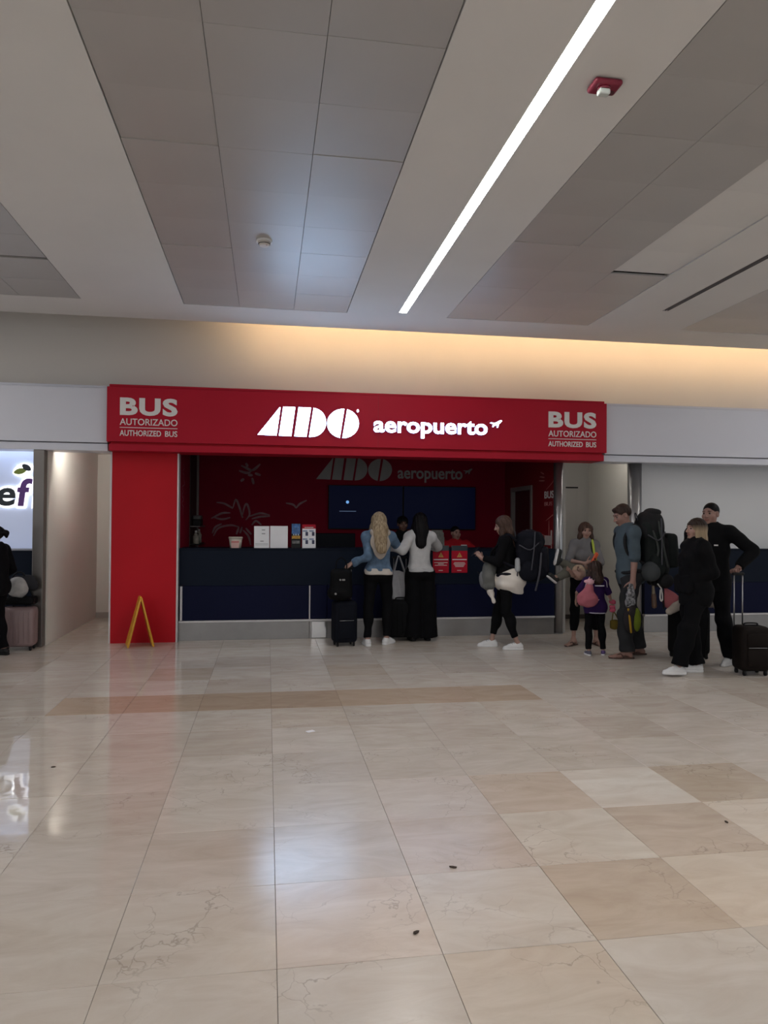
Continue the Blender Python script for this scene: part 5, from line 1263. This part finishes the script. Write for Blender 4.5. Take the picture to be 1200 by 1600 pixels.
# phone and small grey backpack of the woman with the hiking pack
def in_person(s, name, label, cat):
    return thing(name, label, cat, tuple(s.loc), s.rz)
s = s5
t = in_person(s, 'phone', 'dark phone held up by the person with the hiking backpack', 'phone')
c = (s.wr['L']+s.wr['R'])/2+np.array([0, .085, .085]); R = rotm('X', -.9)
V = [tuple(c+R @ np.array(v)) for v in [(-.036, -.075, -.004), (.036, -.075, -.004), (.036, .075, -.004), (-.036, .075, -.004), (-.036, -.075, .004), (.036, -.075, .004), (.036, .075, .004), (-.036, .075, .004)]]
FQ = [(0, 3, 2, 1), (4, 5, 6, 7), (0, 1, 5, 4), (1, 2, 6, 5), (2, 3, 7, 6), (3, 0, 4, 7)]
put('case', quads('case', V, FQ, False), BLACKP, t)
V = [tuple(c+R @ np.array(v)) for v in [(-.032, -.068, -.0055), (.032, -.068, -.0055), (.032, .068, -.0055), (-.032, .068, -.0055), (-.032, -.068, -.003), (.032, -.068, -.003), (.032, .068, -.003), (-.032, .068, -.003)]]
put('screen', quads('screen', V, FQ, False), SCREEN, t)
t = in_person(s, 'daypack', 'small grey daypack worn on the front of the person with the phone', 'backpack')
GB = mat('grey daypack nylon', (0.13, 0.13, 0.125), .8, var=.1, vs=12, bump=.15); GB2 = mat('paler grey nylon', (0.19, 0.19, 0.20), .8, var=.1, vs=12, bump=.15)
b0 = s.P+s.f*.225+s.u*.01-s.r*.06
soft('pack_body', [('u', ell(b0+np.array([0, 0, -.02]), (.11, .085, .19)), 0), ('u', rbox(b0+np.array([0, -.01, -.07]), (.10, .075, .11), .05), .03), ('u', cone(b0+np.array([0, -.02, .08]), b0+np.array([0, -.03, .20]), .08, .035), .04), folds(.005, 26, 2)], .008, GB, t)
soft('front_pocket', [('u', ell(b0+np.array([0, .062, -.065]), (.09, .055, .105)), 0), folds(.004, 26, 4)], .008, GB2, t)
tubes('zip', [(smooth_pts([b0+np.array([-.09, .10, -.01]), b0+np.array([0, .135, .03]), b0+np.array([.09, .10, -.01])], 5), .004)], BLACKP, t, 6)
tubes('strap', [(smooth_pts([b0+np.array([x*.05, -.03, .19]), b0+np.array([x*.07, -.05, .29]), s.sh['L' if x < 0 else 'R']+s.f*.082-s.u*.05], 5), .012) for x in (-1, 1)], BLACKC, t, 6)
def hike_pack(s, label, m, m2, sc, lid, sx_=1.0, dp=1.0):
    t = in_person(s, 'hiking_backpack', label, 'backpack')
    R = np.stack([s.r, s.f, s.u], 1); O = s.P-s.f*(.125+.12*sc*dp)+s.u*.02
    at = lambda x, y, z: O+R @ np.array([x*sx_, y*dp, z])
    G = lambda c, h_, rad: rbox(at(*c), np.array(h_)*np.array([sx_, dp, 1]), rad, R)
    soft('pack_body', [('u', G((0, 0, .22*sc), (.155*sc, .12*sc, .30*sc), .07*sc), 0), ('u', ell(at(0, -.04*sc, .02), np.array([.16, .14*dp, .12])*sc, R), .06), folds(.007, 22, 3)], .010, m, t)
    soft('lid', [('u', ell(at(0, -.01, lid-.07*sc), np.array([.165*sx_, .145*dp, .15])*sc, R), 0), ('u', G((0, 0, lid-.16*sc), (.15*sc, .125*sc, .09*sc), .06*sc), .05), folds(.006, 22, 6)], .010, m2, t)
    soft('front_pocket', [('u', G((0, -.135*sc, .16*sc), (.11*sc, .05*sc, .17*sc), .04*sc), 0), folds(.004, 24, 5)], .009, m2, t)
    for x in (-1, 1):
        pk = soft('side_pocket', [('u', ell(at(x*.165*sc, 0, .03*sc), np.array([.045, .085*dp, .13])*sc, R), 0), folds(.004, 30, 2)], .009, m, t)
        tubes('side_strap', [(smooth_pts([at(x*.175*sc, .08*sc, .36*sc), at(x*.19*sc, -.02*sc, .30*sc), at(x*.175*sc, -.10*sc, .38*sc)], 4), .008*sc), (smooth_pts([at(x*.17*sc, -.07*sc, .52*sc), at(x*.185*sc, -.06*sc, .33*sc), at(x*.215*sc, -.03*sc, .05*sc)], 5), .008*sc)], STRAPG, t, 6)
        sh = s.sh['L' if x < 0 else 'R']
        tubes('shoulder_strap', [(smooth_pts([at(x*.09, .10*sc, .40*sc), sh+s.u*.070*s.k-s.r*x*.055-s.f*.03, sh+s.f*.088*s.k-s.r*x*.04-s.u*.06, s.P+s.u*.20*s.k+s.r*x*.15*s.k+s.f*.06, at(x*.13, .10*sc, .06)], 6), .019)], m2, t, 8)
        tubes('hip_belt', [(smooth_pts([at(x*.12, .11*sc, -.02), s.P+s.r*x*.205*s.k+s.u*.02, s.P+s.r*x*.14*s.k+s.f*.095*s.k, s.P+s.r*x*.02+s.f*.118*s.k], 6), .020)], m2, t, 8)
    tubes('haul_loop', [(smooth_pts([at(-.03, .12*sc, lid-.03), at(-.02, .13*sc, lid+.05), at(.02, .13*sc, lid+.05), at(.03, .12*sc, lid-.03)], 4), .007)], STRAPG, t, 6)
    return t, at
STRAPG = mat('grey webbing', (0.065, 0.065, 0.078), .7)
HIKE1 = mat('midnight nylon', (0.005, 0.0055, 0.010), .75, var=.15, vs=9, bump=.2, bs=200); HIKE1B = mat('dark slate nylon', (0.008, 0.008, 0.013), .75, var=.15, vs=9, bump=.2, bs=200)
t, at = hike_pack(s5, 'midnight blue hiking backpack with grey straps on the person with the phone', HIKE1, HIKE1B, .98, .46, 1.0, 1.3)
tubes('hanging_strap', [(smooth_pts([at(-.14, .10, .05), at(-.17, .11, -.05), at(-.16, .12, -.16)], 4), .009), (smooth_pts([at(-.15, -.12, .25), at(-.19, -.10, .0), at(-.17, -.06, -.20)], 4), .012)], STRAPG, t, 6)
soft('bottle_in_pocket', [('u', cone(at(-.17, .10, .06), at(-.17, .10, .17), .035, .03), 0)], .007, mat('pale bottle', (0.35, 0.36, 0.38), .4), t)
HIKE2 = mat('dark green grey nylon', (0.014, 0.0175, 0.0175), .75, var=.15, vs=9, bump=.2, bs=200); HIKE2B = mat('charcoal nylon', (0.017, 0.017, 0.019), .75, var=.15, vs=9, bump=.2, bs=200)
t, at = hike_pack(s9, 'huge dark green-grey hiking backpack on the person in flip-flops', HIKE2, HIKE2B, 1.12, .60, .95)
soft('lid_pocket', [('u', ell(at(0, -.05, .655), (.12, .10, .055), np.stack([s9.r, s9.f, s9.u], 1)), 0), folds(.005, 24, 3)], .009, HIKE2B, t)
soft('rear_pouch', [('u', rbox(at(0, -.235, .20), (.12, .075, .20), .05, np.stack([s9.r, s9.f, s9.u], 1)), 0), folds(.005, 22, 3)], .009, HIKE2, t)
soft('hip_pouch', [('u', ell(at(-.20, .09, -.02), (.075, .11, .12), np.stack([s9.r, s9.f, s9.u], 1)), 0), folds(.005, 26, 3)], .008, mat('slate pouch', (0.055, 0.060, 0.065), .7), t)
soft('bottom_roll', [('u', cone(at(-.16, -.10, -.14), at(.16, -.10, -.14), .085, .085), 0), folds(.006, 26, 3)], .009, HIKE2B, t)
tubes('compression_strap', [(smooth_pts([at(-.17, -.05, .55), at(-.205, -.07, .32), at(-.20, -.12, .02)], 5), .014), (smooth_pts([at(-.17, .02, .45), at(-.20, -.02, .22), at(-.20, .06, .02)], 5), .014)], mat('grey green webbing', (0.05, 0.056, 0.055), .7), t, 6)
# things hanging under the big backpack
hx = at(-.13, -.20, -.20)
def hang(name, label, cat): return thing(name, label, cat, tuple(s9.loc), s9.rz)
t = hang('water_bottle', 'brown bottle hanging below the huge backpack', 'bottle')
soft('bottle_body', [('u', cone(at(-.16, .05, -.30), at(-.16, .05, -.42), .028, .030), 0)], .007, mat('brown bottle', (0.10, 0.055, 0.035), .4), t)
soft('bottle_neck', [('u', cone(at(-.16, .05, -.20), at(-.16, .05, -.295), .016, .022), 0)], .006, mat('khaki bottle neck', (0.18, 0.14, 0.09), .4), t)
tubes('cord', [([at(-.16, .03, -.10), at(-.16, .05, -.21)], .006)], BLACKP, t, 6)
t = hang('strap_clip', 'white and black strap clip hanging below the huge backpack', 'strap')
tubes('clip', [(smooth_pts([at(-.15, -.01, -.17), at(-.16, -.045, -.23), at(-.16, -.055, -.33), at(-.16, -.04, -.37), at(-.16, -.025, -.33), at(-.16, -.035, -.24)], 5), .009)], SIGNTXT, t, 6)
tubes('webbing', [([at(-.15, -.02, -.15), at(-.16, -.065, -.28), at(-.16, -.06, -.46)], .011)], BLACKP, t, 6)
t = hang('pink_pouch', 'dusty pink cloth bag hanging behind the huge backpack', 'bag')
soft('pouch', [('u', cone(at(-.15, -.10, -.24), at(-.15, -.15, -.35), .030, .075), 0), ('u', ell(at(-.15, -.165, -.385), (.09, .095, .09)), .05), folds(.006, 28, 2)], .008, mat('dusty pink nylon', (0.34, 0.10, 0.115), .7, var=.1, bump=.15), t)
tubes('drawcord', [([at(-.14, -.08, -.12), at(-.15, -.10, -.22)], .006)], BLACKP, t, 6)
# bag in his left hand
hw = s9.wr['L']+s9.pd['L']*.085
t = hang('shopping_bag', 'patterned black and yellow-green bag held in the hand of the person in flip-flops', 'bag')
soft('scarf', [('u', cone(hw+np.array([0, .01, .02]), hw+np.array([.0, .035, -.19]), .030, .045), 0), ('u', ell(hw+np.array([0, .02, -.12]), (.04, .05, .10)), .03), folds(.006, 50, 5)], .007, mat('black and white print', (0.16, 0.16, 0.17), .8, var=.95, vs=34), t)
soft('bag_body', [('u', ell(hw+np.array([.01, .00, -.36]), (.045, .10, .16)), 0), ('u', cone(hw+np.array([0, .03, -.18]), hw+np.array([0, .02, -.26]), .035, .06), .03), folds(.005, 26, 5)], .008, mat('black bag cloth', (0.022, 0.018, 0.02), .7), t)
soft('green_panel', [('u', ell(hw+np.array([-.022, -.045, -.36]), (.035, .045, .135)), 0)], .008, mat('lime green cloth', (0.10, 0.13, 0.012), .7), t)
soft('yellow_panel', [('u', cone(hw+np.array([-.03, .055, -.24]), hw+np.array([-.03, .025, -.50]), .014, .012), 0)], .006, mat('ochre cloth', (0.32, 0.19, 0.02), .7), t)
p = F(953, 1003)
# mother's belongings
s = s6
t = in_person(s, 'shoulder_bag', 'bag strap in lime yellow worn over the grey shirt by the parent', 'bag')
LIME = mat('lime yellow strap', (0.42, 0.50, 0.05), .6)
sh = s.sh['L']
tubes('strap', [(smooth_pts([sh+s.r*.045-s.f*.06+s.u*.045, sh+s.r*.045+s.u*.078, sh+s.r*.05+s.f*.075+s.u*.03, sh+s.r*.045+s.f*.128-s.u*.10, s.P+s.u*.20-s.r*.12+s.f*.125], 6), .016)], LIME, t, 8)
tubes('strap_edge', [(smooth_pts([sh+s.r*.068-s.f*.06+s.u*.040, sh+s.r*.070+s.u*.076, sh+s.r*.075+s.f*.075+s.u*.028, sh+s.r*.070+s.f*.128-s.u*.10], 6), .009)], mat('black webbing', (0.02, 0.02, 0.022), .7), t, 6)
soft('bag_body', [('u', rbox(s.P-s.f*.20+s.u*.24, (.13, .09, .19), .05, np.stack([s.r, s.f, s.u], 1)), 0), folds(.005, 24, 3)], .009, mat('navy bag', (0.02, 0.024, 0.05), .7), t)
t = in_person(s, 'orange_toy', 'orange plastic toy held by the parent in the grey shirt', 'toy')
c = s.wr['R']+s.pd['R']*.075+s.f*.03
soft('toy_body', [('u', rbox(c+np.array([-.02, .01, .05]), (.022, .016, .070), .010, rotm('Y', -.45)), 0), ('u', ell(c+np.array([-.045, .01, .10]), (.022, .018, .028)), .01)], .006, mat('orange plastic', (0.62, 0.09, 0.025), .4), t)
box('toy_button', tuple(c+np.array([-.03, .024, .03])), tuple(c+np.array([-.01, .03, .05])), BLACKP, t, .003)
t = in_person(s, 'wristwatch', 'dark wristwatch on the left wrist of the parent in the grey shirt', 'watch')
wv = s.wr['L']-s.pd['L']*.03; axd = s.pd['L']
u_ = nrm(np.cross(axd, [0, 0, 1.0])); v_ = np.cross(axd, u_)
tubes('strap', [([wv+.030*(math.cos(a)*u_+math.sin(a)*v_) for a in np.linspace(0, 2*PI, 17)], .008)], BLACKP, t, 6)
# girl's pink bag on her back
s = s8
t = in_person(s, 'drawstring_bag', 'pink cloth bag hanging on the back of the child in purple', 'bag')
b0 = s.sc-s.r*.115-s.f*.145
soft('bag_body', [('u', cone(b0-s.u*.05, b0-s.u*.17-s.r*.02, .040, .095, sq=(s.f, 1.5)), 0), ('u', ell(b0-s.u*.20-s.r*.02, np.array([.125, .070, .095]), np.stack([s.r, s.f, s.u], 1)), .04), folds(.005, 34, 2)], .007, PINK, t)
soft('gathered_top', [('u', ell(b0+s.u*.0, np.array([.06, .03, .035]), np.stack([s.r, s.f, s.u], 1)), 0), folds(.007, 60, 4)], .006, mat('pale pink cloth', (0.58, 0.33, 0.38), .8), t)
tubes('cord', [(smooth_pts([b0+s.u*.0+s.r*x*.03, s.sh['L' if x < 0 else 'R']+s.u*.078*s.k-s.r*x*.04, s.sh['L' if x < 0 else 'R']+s.f*.095*s.k-s.u*.04, s.P+s.r*x*.15*s.k+s.u*.12, b0-s.u*.24+s.r*x*.08], 6), .006) for x in (-1, 1)], mat('pale pink cloth', (0.58, 0.33, 0.38)), t, 6)
t = in_person(s, 'olive_bag', 'small olive yellow bag hanging at the side of the child in purple', 'bag')
hw = s.wr['R']+s.pd['R']*.06
soft('bag_body', [('u', rbox(hw+np.array([.03, 0, -.17]), (.075, .03, .055), .02), 0), folds(.004, 40, 1)], .007, mat('olive yellow cloth', (0.15, 0.105, 0.02), .8), t)
tubes('strap', [(smooth_pts([hw+np.array([-.02, 0, -.12]), hw+np.array([0, 0, -.02]), hw+np.array([.06, 0, -.12])], 5), .007)], mat('olive yellow cloth', (0.15, 0.105, 0.02)), t, 6)
# suitcases at right
p = F(1080, 1040)
suitcase('black soft suitcase behind the legs of the blonde person in black', (4.88, 7.84, 0), -.1, .42, .27, .60, BLACKC, 0)
t = thing('beige_sweater', 'beige sweater draped over the black soft suitcase', 'sweater', (4.88, 7.84, .60))
soft('sweater_body', [('u', ell((0, 0, .065), (.21, .14, .055)), 0), ('u', cone((-.14, -.08, .06), (-.36, -.20, -.03), .062, .045), .04), ('u', cone((.16, -.03, .06), (.27, -.08, .05), .06, .05), .04), folds(.010, 26, 4)], .009, mat('beige knit', (0.36, 0.31, 0.27), .9, bump=.2), t)
soft('sweater_sleeve', [('u', cone((.25, -.10, .06), (.30, -.14, -.04), .045, .032), 0), folds(.006, 30, 1)], .008, mat('beige knit', (0.36, 0.31, 0.27)), t)
bs_ = suitcase('dark brown suitcase with raised handle beside the person in the black jacket', (5.00, 6.90, 0), -.12, .31, .25, .51, BROWNC, 1.03, hx=-.085, hw=.045)
suitcase('black suitcase at the right edge of the photo', (5.42, 7.10, 0), .2, .36, .25, .44, BLACKC, 0)
# left edge: pink suitcase with bags on top
p = F(30, 1018)
suitcase('dusty pink hard-shell suitcase at the far left', (p[0]-.04, p[1]+.12, 0), .05, .38, .25, .52, PINKC, 0, ribs=6)
t = thing('carry_bag', 'white and black shoulder bag resting on the pink suitcase', 'bag', (p[0]-.03, p[1]+.13, .545))
soft('bag_body', [('u', rbox((0, 0, .045), (.17, .10, .045), .03), 0), folds(.005, 26, 1)], .008, BLACKC, t)
soft('white_bundle', [('u', ell((-.03, -.03, .20), (.12, .085, .13)), 0), folds(.008, 28, 3)], .008, mat('white grey cloth', (0.42, 0.41, 0.40), .9, var=.2, vs=14), t)
soft('dark_bundle', [('u', ell((.05, .03, .26), (.11, .07, .09)), 0), ('u', cone((-.08, .03, .30), (.12, .03, .22), .05, .06), .03), folds(.008, 28, 5)], .008, mat('dark grey cloth', (0.03, 0.03, 0.035), .9), t)
tubes('shoulder_strap', [(smooth_pts([(-.14, .02, .07), (-.10, .0, .32), (.02, .0, .37), (.14, .02, .07)], 5), .010)], BLACKP, t, 6)
